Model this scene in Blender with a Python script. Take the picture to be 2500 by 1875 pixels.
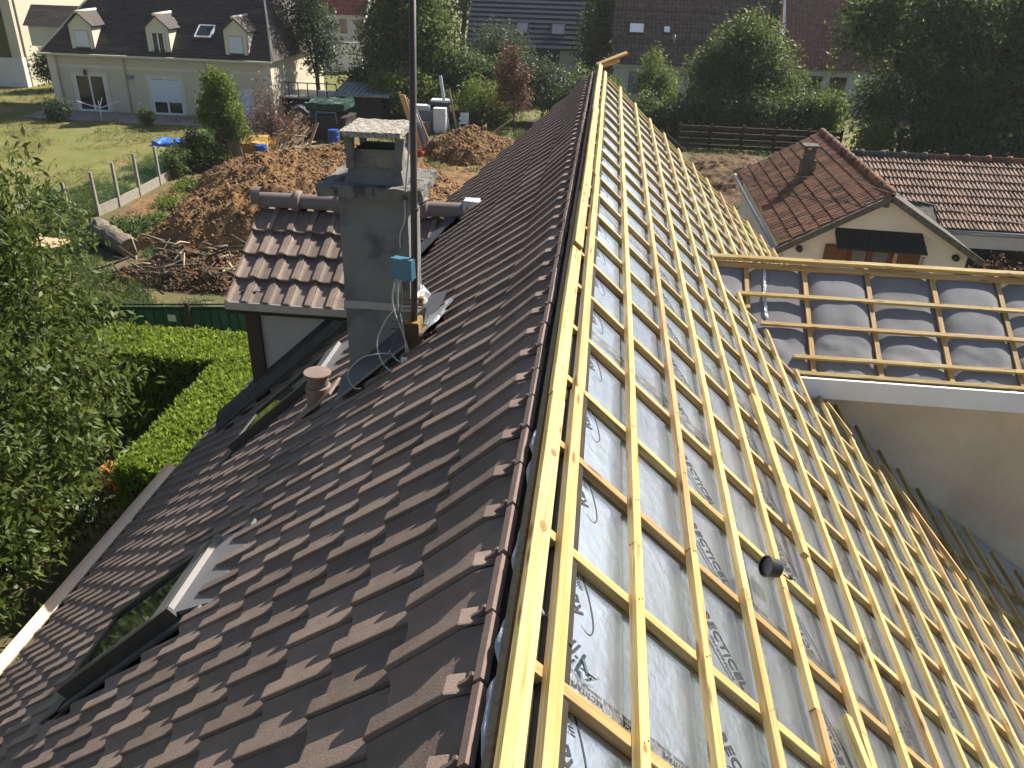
import bpy, math, random
import numpy as np
from mathutils import Vector, Matrix, noise as mnoise

for o in list(bpy.data.objects): bpy.data.objects.remove(o)
scene = bpy.context.scene
COL = scene.collection
R = math.radians

# ------------------------------------------------------------------ camera, sky, sun, exposure
cam = bpy.data.cameras.new('camera')
cam.sensor_width = 36.0
cam.lens = 29.22
cam.clip_start = 0.05
cam.clip_end = 2000
camo = bpy.data.objects.new('camera', cam)
COL.objects.link(camo)
_yaw, _pit, _rol = 0.0965, -0.4845, 0.0293
_F = Vector((-math.sin(_yaw)*math.cos(_pit), math.cos(_yaw)*math.cos(_pit), math.sin(_pit)))
_R = Vector((math.cos(_yaw), math.sin(_yaw), 0))
_U = _R.cross(_F)
_R2 = _R*math.cos(_rol) + _U*math.sin(_rol)
_U2 = _U*math.cos(_rol) - _R*math.sin(_rol)
_m = Matrix((_R2, _U2, -_F)).transposed().to_4x4()
_m.translation = Vector((0.1143, 0.0, 9.4545))
camo.matrix_world = _m
scene.camera = camo

SUN = Vector((0.465, 0.585, 0.664)).normalized()          # towards the sun
world = bpy.data.worlds.new('World'); scene.world = world; world.use_nodes = True
nt = world.node_tree
sky = nt.nodes.new('ShaderNodeTexSky'); sky.sky_type = 'NISHITA'; sky.sun_disc = False
sky.sun_elevation = math.asin(SUN.z); sky.sun_rotation = math.atan2(SUN.x, SUN.y)
sky.dust_density = 1.6; sky.air_density = 1.0; sky.ozone_density = 1.0
bg = nt.nodes['Background']; bg.inputs['Strength'].default_value = 0.062
nt.links.new(sky.outputs[0], bg.inputs['Color'])
sun = bpy.data.lights.new('sun', 'SUN'); sun.energy = 5.0; sun.angle = R(0.53); sun.color = (1.0, 0.945, 0.855)
suno = bpy.data.objects.new('sun', sun); COL.objects.link(suno)
suno.rotation_euler = (-SUN).to_track_quat('-Z', 'Y').to_euler()
suno.location = (30, 30, 50)
vs = scene.view_settings
vs.view_transform = 'Standard'; vs.look = 'None'; vs.gamma = 1; vs.use_curve_mapping = False
vs.exposure = 1.0
scene.cycles.max_bounces = 4; scene.cycles.diffuse_bounces = 3; scene.cycles.glossy_bounces = 2; scene.cycles.transmission_bounces = 2
scene.cycles.use_adaptive_sampling = True; scene.cycles.adaptive_threshold = 0.03

# ------------------------------------------------------------------ materials
MATS = {}
def M(name, c1, c2=None, scale=6, rough=0.8, bump=0.0, bscale=None, metal=0.0, spec=0.3, stretch=(1, 1, 1), rnd=0.0,
      coords='pos', lo=.35, hi=.65, detail=5, c3=None, s3=1.0, t3=(.55, .65), island=0.0, knots=None):
    m = bpy.data.materials.new(name); m.use_nodes = True
    n = m.node_tree.nodes; l = m.node_tree.links; p = n['Principled BSDF']
    p.inputs['Roughness'].default_value = rough; p.inputs['Metallic'].default_value = metal
    p.inputs['Specular IOR Level'].default_value = spec
    if coords == 'pos':
        g = n.new('ShaderNodeNewGeometry'); src = g.outputs['Position']
    else:
        tc = n.new('ShaderNodeTexCoord'); oi = n.new('ShaderNodeObjectInfo')
        add = n.new('ShaderNodeVectorMath'); add.operation = 'ADD'
        mu = n.new('ShaderNodeMath'); mu.operation = 'MULTIPLY'; mu.inputs[1].default_value = 37.0
        l.new(oi.outputs['Random'], mu.inputs[0]); l.new(tc.outputs['Object'], add.inputs[0]); l.new(mu.outputs[0], add.inputs[1])
        src = add.outputs[0]
    mp = n.new('ShaderNodeMapping'); mp.inputs['Scale'].default_value = stretch
    l.new(src, mp.inputs[0])
    def nz(sc, de=detail):
        t = n.new('ShaderNodeTexNoise'); t.inputs['Scale'].default_value = sc; t.inputs['Detail'].default_value = de
        t.inputs['Roughness'].default_value = .6
        l.new(mp.outputs[0], t.inputs[0]); return t.outputs[0]
    def mr(v, a, b):
        r = n.new('ShaderNodeMapRange'); r.inputs[1].default_value = a; r.inputs[2].default_value = b
        l.new(v, r.inputs[0]); return r.outputs[0]
    def mix(f, a, b):
        x = n.new('ShaderNodeMix'); x.data_type = 'RGBA'
        l.new(f, x.inputs[0])
        for i, v in ((6, a), (7, b)):
            if isinstance(v, tuple): x.inputs[i].default_value = (*v, 1)
            else: l.new(v, x.inputs[i])
        return x.outputs[2]
    col = None
    if c2 is not None: col = mix(mr(nz(scale), lo, hi), c1, c2)
    if c3 is not None: col = mix(mr(nz(s3), *t3), col if col is not None else c1, c3)
    if knots:
        mk_ = n.new('ShaderNodeMapping'); mk_.inputs['Scale'].default_value = (3.2, 17, 17); l.new(src, mk_.inputs[0])
        vo = n.new('ShaderNodeTexVoronoi'); vo.inputs['Scale'].default_value = 1.0; l.new(mk_.outputs[0], vo.inputs[0])
        rr_ = n.new('ShaderNodeMapRange'); rr_.inputs[1].default_value = .10; rr_.inputs[2].default_value = .20; rr_.inputs[3].default_value = 1; rr_.inputs[4].default_value = 0
        l.new(vo.outputs['Distance'], rr_.inputs[0]); col = mix(rr_.outputs[0], col, knots)
    def vary(col, fac_src, amt):
        h = n.new('ShaderNodeHueSaturation')
        r = n.new('ShaderNodeMapRange'); r.inputs[3].default_value = 1-amt; r.inputs[4].default_value = 1+amt
        l.new(fac_src, r.inputs[0]); l.new(r.outputs[0], h.inputs['Value'])
        if col is None: h.inputs['Color'].default_value = (*c1, 1)
        else: l.new(col, h.inputs['Color'])
        return h.outputs[0]
    if rnd:
        oi2 = n.new('ShaderNodeObjectInfo'); col = vary(col, oi2.outputs['Random'], rnd)
    if island:
        gi = n.new('ShaderNodeNewGeometry'); col = vary(col, gi.outputs['Random Per Island'], island)
    if col is None: p.inputs['Base Color'].default_value = (*c1, 1)
    else: l.new(col, p.inputs['Base Color'])
    if bump:
        b = n.new('ShaderNodeBump'); b.inputs['Strength'].default_value = min(bump, 1); b.inputs['Distance'].default_value = 0.02
        l.new(nz(bscale or scale*4, 6), b.inputs['Height']); l.new(b.outputs[0], p.inputs['Normal'])
    MATS[name] = m
    return m

def leafmat(name, cols, trans=0.35, rough=0.55, spec=.35):
    m = bpy.data.materials.new(name); m.use_nodes = True
    n = m.node_tree.nodes; l = m.node_tree.links; p = n['Principled BSDF']
    g = n.new('ShaderNodeNewGeometry'); r = n.new('ShaderNodeValToRGB')
    e = r.color_ramp.elements; e[0].color = (*cols[0], 1); e[1].color = (*cols[-1], 1)
    for i, c in enumerate(cols[1:-1]):
        k = e.new((i+1)/(len(cols)-1)); k.color = (*c, 1)
    l.new(g.outputs['Random Per Island'], r.inputs[0]); l.new(r.outputs[0], p.inputs['Base Color'])
    p.inputs['Roughness'].default_value = rough; p.inputs['Specular IOR Level'].default_value = spec
    t = n.new('ShaderNodeBsdfTranslucent'); hs = n.new('ShaderNodeHueSaturation'); hs.inputs['Value'].default_value = 1.5; hs.inputs['Hue'].default_value = .48
    l.new(r.outputs[0], hs.inputs['Color']); l.new(hs.outputs[0], t.inputs[0])
    mx = n.new('ShaderNodeMixShader'); mx.inputs[0].default_value = trans
    l.new(p.outputs[0], mx.inputs[1]); l.new(t.outputs[0], mx.inputs[2]); l.new(mx.outputs[0], n['Material Output'].inputs[0])
    MATS[name] = m
    return m

M('tile', (.232, .172, .138), (.185, .137, .110), 9, .66, .25, 160, spec=.25, rnd=.22, c3=(.29, .235, .20), s3=3.2, t3=(.60, .80))
M('tile_head', (.24, .165, .135), (.20, .14, .115), 20, .7, .2, 150)
M('ridge_tile', (.20, .155, .14), (.17, .135, .12), 7, .5, .15, 120, spec=.4)
M('wood', (.44, .295, .095), (.56, .415, .17), 1.6, .62, .22, 4.0, lo=.40, hi=.60, knots=(.22, .115, .04), stretch=(1.2, 26, 26), coords='obj', rnd=.24, c3=(.30, .19, .055), s3=1.9, t3=(.56, .68))
M('wood_orange', (.41, .245, .085), (.52, .355, .155), 1.6, .62, .22, 4.0, lo=.40, hi=.60, knots=(.20, .10, .035), stretch=(1.2, 26, 26), coords='obj', rnd=.22, c3=(.32, .17, .06), s3=1.9, t3=(.56, .68))
M('old_wood', (.30, .22, .13), (.20, .145, .09), 2, .8, .2, 6, stretch=(2, 22, 22), coords='obj', rnd=.25)
M('pale_wood', (.36, .25, .145), (.44, .32, .20), 2, .75, .1, 6, stretch=(2, 18, 18), coords='obj', rnd=.3)
M('knot', (.34, .19, .07), (.25, .13, .05), 60, .7)
M('foil', (.58, .67, .82), (.48, .55, .68), 2.2, .27, .16, 18, metal=.95, spec=.5, c3=(.68, .71, .75), s3=14, t3=(.62, .74))
M('tape', (.50, .52, .55), (.38, .40, .42), 18, .28, .35, 24, metal=.95)
M('print_ink', (.035, .035, .04), rough=.5)
M('membrane', (.225, .222, .228), (.20, .198, .204), 5, .9, .12, 60, c3=(.245, .24, .245), s3=2)
M('clear_tape', (.75, .76, .78), (.55, .56, .58), 12, .2, .4, 30, metal=.5)
M('wool', (.50, .53, .60), (.40, .43, .50), 18, 1.0, 1.0, 40)
M('deck', (.035, .028, .022), (.05, .04, .03), 6, .9)
M('white_pvc', (.78, .78, .78), (.72, .72, .72), 3, .45, spec=.4)
M('grey_metal', (.36, .37, .38), (.30, .31, .32), 4, .42, .05, 20, metal=.6)
M('cowl_metal', (.20, .19, .185), (.17, .162, .158), 3, .45, .04, 30, metal=.25)
M('dark_metal', (.035, .035, .037), (.05, .05, .052), 5, .45, .05, 30, metal=.3)
M('lead', (.115, .118, .125), (.085, .088, .095), 5, .5, .3, 14, metal=.4)
M('silver_flash', (.62, .64, .66), (.50, .52, .55), 6, .38, .6, 12, metal=.75)
M('render_beige', (.78, .635, .46), (.74, .60, .435), 3, .9, .35, 30, c3=(.60, .475, .34), s3=.8, t3=(.48, .72))
M('render_grey', (.42, .40, .37), (.38, .365, .34), 4, .9, .15, 60)
M('post_brown', (.045, .030, .024), (.06, .04, .03), 8, .7, .1, 40)
M('gutter_sand', (.84, .67, .48), (.78, .61, .43), 3, .5)
M('concrete', (.20, .195, .18), (.155, .15, .14), 5, .92, .55, 34, c3=(.10, .098, .09), s3=2.6, t3=(.56, .72))
M('chimney_render', (.235, .232, .215), (.185, .185, .175), 3, .92, .6, 26, c3=(.105, .104, .098), s3=3.0, t3=(.52, .70))
M('concrete_warm', (.30, .255, .19), (.235, .20, .155), 6, .92, .55, 40, c3=(.13, .115, .095), s3=4, t3=(.58, .7))
M('aggregate', (.46, .41, .34), (.24, .215, .18), 42, .9, 1.0, 60, lo=.45, hi=.55)
M('lichen_concrete', (.185, .178, .160), (.24, .225, .195), 22, .95, 1.0, 55, c3=(.085, .082, .078), s3=9, t3=(.52, .6))
M('rust', (.075, .045, .032), (.12, .062, .036), 9, .75, .3, 40, c3=(.05, .038, .034), s3=5)
M('mast_brown', (.075, .052, .044), (.055, .040, .036), 7, .45, .1, 50, spec=.45)
M('ochre_steel', (.30, .20, .06), (.18, .10, .035), 14, .7, .3, 40)
M('blue_plastic', (.065, .19, .27), (.06, .175, .25), 4, .38, spec=.45)
M('cable_white', (.55, .55, .53), (.45, .45, .43), 6, .5)
M('cable_brown', (.14, .11, .085), rough=.6)
M('vent_clay', (.235, .17, .138), (.195, .142, .116), 12, .8, .2, 80, rnd=0)
M('black_plastic', (.014, .014, .016), (.02, .02, .022), 6, .38, spec=.45)
g = M('glass', (.02, .025, .022), rough=.04, spec=.9)
M('win_dark', (.018, .02, .022), rough=.08, spec=.7)
M('cream', (.58, .515, .395), (.55, .49, .375), 2, .9, .08, 30)
M('cream_light', (.66, .60, .48), rough=.9)
M('house_white', (.66, .65, .62), (.60, .59, .56), 2, .85, .05, 20)
M('house_grey', (.42, .44, .46), (.38, .40, .42), 2, .85)
M('shutter_grey', (.62, .66, .70), rough=.6)
M('shutter_blue', (.17, .22, .27), rough=.6)
M('slate_dark', (.030, .034, .040), (.040, .045, .052), 3, .55, .1, 20)
M('slate_edge', (.10, .108, .118), rough=.5)
M('roof_red', (.30, .105, .062), (.22, .075, .045), 6, .8, .2, 20)
M('tile_old', (.245, .125, .072), (.165, .082, .05), 5, .85, .45, 40, rnd=.32, c3=(.060, .045, .038), s3=2.6, t3=(.53, .66))
M('tile_old_pale', (.275, .185, .135), (.205, .13, .092), 5, .85, .45, 40, rnd=.25, c3=(.075, .058, .048), s3=2.2, t3=(.55, .66))
M('tile_far', (.20, .135, .105), (.12, .084, .068), 3, .8, .2, 20, island=.2)
M('tile_far_red', (.29, .165, .13), (.19, .11, .09), 3, .8, .2, 20)
M('old_render', (.70, .67, .60), (.64, .61, .54), 2.5, .9, .15, 40, c3=(.52, .485, .42), s3=1.2, t3=(.58, .75))
M('mossy_stone', (.135, .125, .105), (.085, .08, .068), 14, .95, .8, 40, c3=(.21, .195, .165), s3=6, t3=(.58, .7))
M('shutter_wood', (.17, .085, .03), (.12, .06, .022), 3, .6, .1, 12, stretch=(14, 14, 2))
M('red_wood', (.13, .045, .025), rough=.6)
M('curtain', (.20, .21, .22), (.12, .125, .135), 14, .9, stretch=(6, 6, .6))
M('canopy', (.022, .023, .022), (.035, .036, .033), 9, .85, .2, 40, c3=(.42, .44, .40), s3=11, t3=(.71, .74))
M('bark', (.10, .078, .058), (.055, .042, .032), 5, .95, .9, 14, stretch=(4, 4, 1))
M('bark_pale', (.24, .195, .145), (.10, .08, .062), 5, .95, 1.0, 12, stretch=(2, 2, 2))
M('cut_wood', (.62, .32, .10), (.55, .36, .18), 10, .8)
M('soil', (.245, .138, .056), (.150, .083, .037), 2.2, .97, 1.0, 9, c3=(.082, .050, .026), s3=1.5, t3=(.52, .68), detail=9)
M('soil_dark', (.135, .082, .042), (.085, .052, .028), 2.5, .97, .9, 16, c3=(.22, .13, .058), s3=1.2, t3=(.55, .7))
M('straw', (.52, .33, .10), (.42, .24, .07), 8, .9, .4, 30)
M('terrace', (.30, .255, .22), (.26, .225, .195), 2, .85, .1, 20)
M('blue_barrel', (.025, .085, .30), (.022, .075, .26), 4, .42)
M('blue_tarp', (.03, .11, .45), (.05, .16, .55), 5, .45, .6, 8)
M('white_junk', (.62, .64, .66), (.50, .52, .54), 5, .55)
M('red_junk', (.45, .05, .03), rough=.5)
M('orange_junk', (.55, .16, .05), rough=.5)
M('grey_junk', (.22, .25, .27), (.16, .18, .2), 5, .6)
M('corrugated', (.36, .38, .38), (.26, .27, .26), 3, .5, .1, 12, metal=.3)
M('dark_shed', (.030, .026, .022), (.05, .04, .032), 4, .85)
M('green_tarp', (.010, .042, .028), (.016, .06, .04), 3, .6, .3, 20)
M('shaded_board', (.055, .040, .028), (.035, .026, .019), 3, .85, .3, 12, stretch=(1, 6, 6))  # fence boards, the hedge's shade is put into this dark colour
M('green_mesh', (.020, .095, .055), (.026, .115, .066), 3, .6, .1, 30)
M('dark_green_steel', (.010, .030, .018), rough=.5)
M('fence_concrete', (.33, .30, .25), (.26, .235, .195), 5, .9, .3, 30)
M('wire_green', (.055, .15, .085), rough=.5)
M('grass_ground', (.110, .125, .030), (.155, .145, .045), .35, .95, .5, 9, c3=(.215, .165, .070), s3=.16, t3=(.52, .72))
M('yard_ground', (.075, .085, .028), (.13, .095, .045), .6, .95, .6, 9, c3=(.19, .125, .06), s3=.3, t3=(.5, .7))
M('lawn', (.115, .130, .028), (.165, .158, .045), 1.1, .95, .8, 14, c3=(.22, .172, .07), s3=.30, t3=(.48, .68), detail=10)
M('road', (.05, .05, .05), (.06, .06, .06), 3, .9)
leafmat('leaf_cherry', [(.038, .070, .012), (.075, .112, .018), (.125, .158, .032), (.055, .085, .016)], .38, .5, .3)
leafmat('leaf_dark', [(.038, .068, .020), (.062, .100, .028), (.105, .145, .040)], .45)
leafmat('leaf_lime', [(.055, .090, .028), (.090, .135, .038), (.150, .195, .060)], .50)
leafmat('leaf_mid', [(.048, .080, .018), (.080, .120, .026), (.115, .152, .036)], .42)
leafmat('leaf_bright', [(.070, .115, .020), (.110, .165, .028), (.150, .190, .040)], .42)
leafmat('leaf_grey', [(.055, .085, .040), (.080, .110, .055), (.050, .080, .030)], .3)
leafmat('leaf_dead', [(.13, .072, .040), (.21, .125, .072), (.10, .058, .034)], .25)
leafmat('leaf_hedge', [(.12, .20, .024), (.17, .255, .032), (.22, .30, .042), (.14, .21, .026)], .45)
leafmat('leaf_lawn', [(.11, .13, .028), (.16, .16, .045), (.19, .16, .06)], .3)
leafmat('leaf_weed', [(.045, .085, .020), (.075, .12, .03), (.10, .14, .04)], .35)
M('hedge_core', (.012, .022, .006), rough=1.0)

# ------------------------------------------------------------------ mesh and object helpers
WM = {}
class MB:
    def __init__(s): s.v = []; s.f = []; s.smooth = False
    def add(s, verts, faces):
        b = len(s.v); s.v += [tuple(x) for x in verts]; s.f += [tuple(i+b for i in f) for f in faces]; return s
    def box(s, c, d, ax=None):
        c = Vector(c); X, Y, Z = ax or (Vector((1, 0, 0)), Vector((0, 1, 0)), Vector((0, 0, 1)))
        h = [x/2 for x in d]
        vs_ = [c+X*(a*h[0])+Y*(b*h[1])+Z*(e*h[2]) for e in (-1, 1) for b in (-1, 1) for a in (-1, 1)]
        return s.add(vs_, [(0, 2, 3, 1), (4, 5, 7, 6), (0, 1, 5, 4), (2, 6, 7, 3), (0, 4, 6, 2), (1, 3, 7, 5)])
    def b2(s, lo, hi): return s.box([(a+b)/2 for a, b in zip(lo, hi)], [b-a for a, b in zip(lo, hi)])
    def quad(s, a, b, c, d): return s.add([a, b, c, d], [(0, 1, 2, 3)])
    def hexa(s, bot, top):
        n = len(bot)
        return s.add(list(bot)+list(top), [tuple(range(n))[::-1], tuple(range(n, 2*n))]+[(i, (i+1) % n, n+(i+1) % n, n+i) for i in range(n)])
    def bar(s, a, b, w, h, up=(0, 0, 1)):
        a = Vector(a); b = Vector(b); X = (b-a); L = X.length; X = X/L; Y = Vector(up).cross(X).normalized(); Z = X.cross(Y)
        return s.box((a+b)/2, (L, w, h), (X, Y, Z))
    def tube(s, path, r, n=8, cap=True):
        P = [Vector(p) for p in path]; k = len(P); rs = r if isinstance(r, (list, tuple)) else [r]*k
        vv = []
        t0 = (P[1]-P[0]).normalized(); u = t0.orthogonal().normalized()
        for i, p in enumerate(P):
            t = (P[min(i+1, k-1)]-P[max(i-1, 0)]).normalized()
            u = (u-t*u.dot(t)); u = u.normalized() if u.length > 1e-6 else t.orthogonal().normalized()
            w = t.cross(u)
            for j in range(n):
                a = 2*math.pi*j/n; vv.append(p+(u*math.cos(a)+w*math.sin(a))*rs[i])
        ff = [(i*n+j, i*n+(j+1) % n, (i+1)*n+(j+1) % n, (i+1)*n+j) for i in range(k-1) for j in range(n)]
        if cap: ff += [tuple(range(n))[::-1], tuple(range((k-1)*n, k*n))]
        s.smooth = True
        return s.add(vv, ff)
    def lathe(s, c, prof, n=16, ax=None, cap=True):
        c = Vector(c); X, Y, Z = ax or (Vector((1, 0, 0)), Vector((0, 1, 0)), Vector((0, 0, 1)))
        vv = [c+Z*z+(X*math.cos(2*math.pi*j/n)+Y*math.sin(2*math.pi*j/n))*r for r, z in prof for j in range(n)]
        k = len(prof)
        ff = [(i*n+j, i*n+(j+1) % n, (i+1)*n+(j+1) % n, (i+1)*n+j) for i in range(k-1) for j in range(n)]
        if cap: ff += [tuple(range(n))[::-1], tuple(range((k-1)*n, k*n))]
        return s.add(vv, ff)
    def rough(s, lo, hi, n, amp, freq=6.0, seed=0):
        # a box with a subdivided, slightly uneven surface
        nx, ny, nz = n; idx = {}; vv = []; ff = []
        def vid(i, j, k):
            if (i, j, k) not in idx:
                p = Vector((lo[0]+(hi[0]-lo[0])*i/nx, lo[1]+(hi[1]-lo[1])*j/ny, lo[2]+(hi[2]-lo[2])*k/nz))
                d = mnoise.noise_vector(p*freq+Vector((seed, seed, seed)))*amp
                idx[(i, j, k)] = len(vv); vv.append(p+d)
            return idx[(i, j, k)]
        for i in range(nx):
            for j in range(ny):
                ff.append((vid(i, j, 0), vid(i, j+1, 0), vid(i+1, j+1, 0), vid(i+1, j, 0)))
                ff.append((vid(i, j, nz), vid(i+1, j, nz), vid(i+1, j+1, nz), vid(i, j+1, nz)))
        for i in range(nx):
            for k in range(nz):
                ff.append((vid(i, 0, k), vid(i+1, 0, k), vid(i+1, 0, k+1), vid(i, 0, k+1)))
                ff.append((vid(i, ny, k), vid(i, ny, k+1), vid(i+1, ny, k+1), vid(i+1, ny, k)))
        for j in range(ny):
            for k in range(nz):
                ff.append((vid(0, j, k), vid(0, j, k+1), vid(0, j+1, k+1), vid(0, j+1, k)))
                ff.append((vid(nx, j, k), vid(nx, j+1, k), vid(nx, j+1, k+1), vid(nx, j, k+1)))
        return s.add(vv, ff)

def link(o, parent=None, Mw=None):
    Mw = Mw or Matrix(); COL.objects.link(o)
    WM[o] = Mw
    if parent is not None:
        o.parent = parent; o.matrix_local = WM[parent].inverted() @ Mw
    else: o.matrix_local = Mw
    return o
def props(o, label=None, cat=None, group=None, kind=None):
    for k, v in (('label', label), ('category', cat), ('group', group), ('kind', kind)):
        if v: o[k] = v
    return o
def smooth(me): me.polygons.foreach_set('use_smooth', [True]*len(me.polygons))
def mk(name, mb, mat, parent=None, label=None, cat=None, group=None, kind=None, base=False):
    me = bpy.data.meshes.new(name)
    A = np.array(mb.v, float)
    c = (A.min(0)+A.max(0))/2
    if parent is None: c[2] = A[:, 2].min()
    me.from_pydata((A-c).tolist(), [], mb.f); me.update()
    if mb.smooth: smooth(me)
    me.materials.append(MATS[mat])
    o = bpy.data.objects.new(name, me)
    link(o, parent, Matrix.Translation(Vector(c)))
    return props(o, label, cat, group, kind)
def thing(name, loc, label, cat, group=None, kind=None):
    o = bpy.data.objects.new(name, None); o.empty_display_size = .2
    link(o, None, Matrix.Translation(Vector(loc)))
    return props(o, label, cat, group, kind)
def npmesh(name, V, F, mat, parent=None, label=None, cat=None, group=None, kind=None, quads=True, sm=False):
    me = bpy.data.meshes.new(name); V = np.asarray(V, np.float32); F = np.asarray(F, np.int32)
    c = (V.min(0)+V.max(0))/2
    if parent is None: c[2] = V[:, 2].min()
    V = V-c; k = F.shape[1]
    me.vertices.add(len(V)); me.vertices.foreach_set('co', V.ravel())
    me.loops.add(F.size); me.loops.foreach_set('vertex_index', F.ravel())
    me.polygons.add(len(F)); me.polygons.foreach_set('loop_start', np.arange(0, F.size, k, dtype=np.int32))
    me.polygons.foreach_set('loop_total', np.full(len(F), k, np.int32))
    if sm: me.polygons.foreach_set('use_smooth', np.ones(len(F), bool))
    me.update(); me.validate()
    me.materials.append(MATS[mat])
    o = bpy.data.objects.new(name, me); link(o, parent, Matrix.Translation(Vector([float(x) for x in c])))
    return props(o, label, cat, group, kind)
def inst(name, me, Mw, parent):
    o = bpy.data.objects.new(name, me); return link(o, parent, Mw)
def frame(o, X, Y, Z):
    m = Matrix((X, Y, Z)).transposed().to_4x4(); m.translation = Vector(o); return m
rng = np.random.default_rng(7); rnd = random.Random(11)

# smooth value noise for height fields
def vnoise(x, y, seed=0):
    xi = np.floor(x).astype(int); yi = np.floor(y).astype(int); fx = x-xi; fy = y-yi
    fx = fx*fx*(3-2*fx); fy = fy*fy*(3-2*fy)
    def h(a, b):
        n = (a*374761393+b*668265263+seed*1442695041) & 0xffffffff
        n = ((n ^ (n >> 13))*1274126177) & 0xffffffff
        return ((n ^ (n >> 16)) & 0xffff)/65535.0
    return (h(xi, yi)*(1-fx)+h(xi+1, yi)*fx)*(1-fy)+(h(xi, yi+1)*(1-fx)+h(xi+1, yi+1)*fx)*fy
def fbm(x, y, oct=5, seed=0):
    s = 0; a = .5
    for i in range(oct): s = s+a*vnoise(x*2**i, y*2**i, seed+i); a *= .5
    return s

# ------------------------------------------------------------------ house geometry frame
ZR = 7.8
pL, pR, pR2, SB = 0.7400, 0.7284, R(34), 5.2
DL = Vector((-math.cos(pL), 0, -math.sin(pL))); NL = Vector((-math.sin(pL), 0, math.cos(pL)))
DR = Vector((math.cos(pR), 0, -math.sin(pR))); NR = Vector((math.sin(pR), 0, math.cos(pR)))
DR2 = Vector((math.cos(pR2), 0, -math.sin(pR2))); NR2 = Vector((math.sin(pR2), 0, math.cos(pR2)))
YY = Vector((0, 1, 0))
APEX = Vector((0, 0, ZR))
def LP(s, y, off=0): return APEX+YY*y+DL*s+NL*(0.0216+off)
def RP(s, y, off=0):
    if s <= SB: return APEX+YY*y+DR*s+NR*off
    return APEX+YY*y+DR*SB+DR2*(s-SB)+NR2*off
YN, YF = 0.35, 14.33          # near and far end of the main roof
# ------------------------------------------------------------------ ground and terrain
def sheet(name, x0, x1, y0, y1, z, mat, nx=2, ny=2):
    xs = np.linspace(x0, x1, nx); ys = np.linspace(y0, y1, ny); X, Y = np.meshgrid(xs, ys)
    V = np.stack([X.ravel(), Y.ravel(), np.full(X.size, z)], 1)
    F = [(j*nx+i, j*nx+i+1, (j+1)*nx+i+1, (j+1)*nx+i) for j in range(ny-1) for i in range(nx-1)]
    return npmesh(name, V, F, mat, kind='structure')
sheet('ground', -500, 500, -300, 900, 0, 'grass_ground')
sheet('yard_ground', -18.5, 24, -6, 47, .004, 'yard_ground')
sheet('lawn', -60, -18.6, 24, 61, .008, 'lawn')
mk('terrace', MB().b2((-33.2, 45.9, 0), (-19, 48.75, .06)), 'terrace', kind='structure')

# ------------------------------------------------------------------ the house being re-roofed
house = thing('house', (0, 7, 0), 'large house being re-roofed, brown tiles on one slope and bare wooden battens on the other', 'house')
# walls
w_ = MB()
w_.b2((-5.25, YN+.3, 0), (5.0, 14.1, 2.6))
mk('wall', w_, 'render_beige', house)
gb = MB(); gb.hexa([(-5.25, 13.9, 2.6), (5.0, 13.9, 2.6), (0.05, 13.9, 7.4)], [(-5.25, 14.1, 2.6), (5.0, 14.1, 2.6), (0.05, 14.1, 7.4)])
mk('gable_wall', gb, 'render_beige', house)
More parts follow.
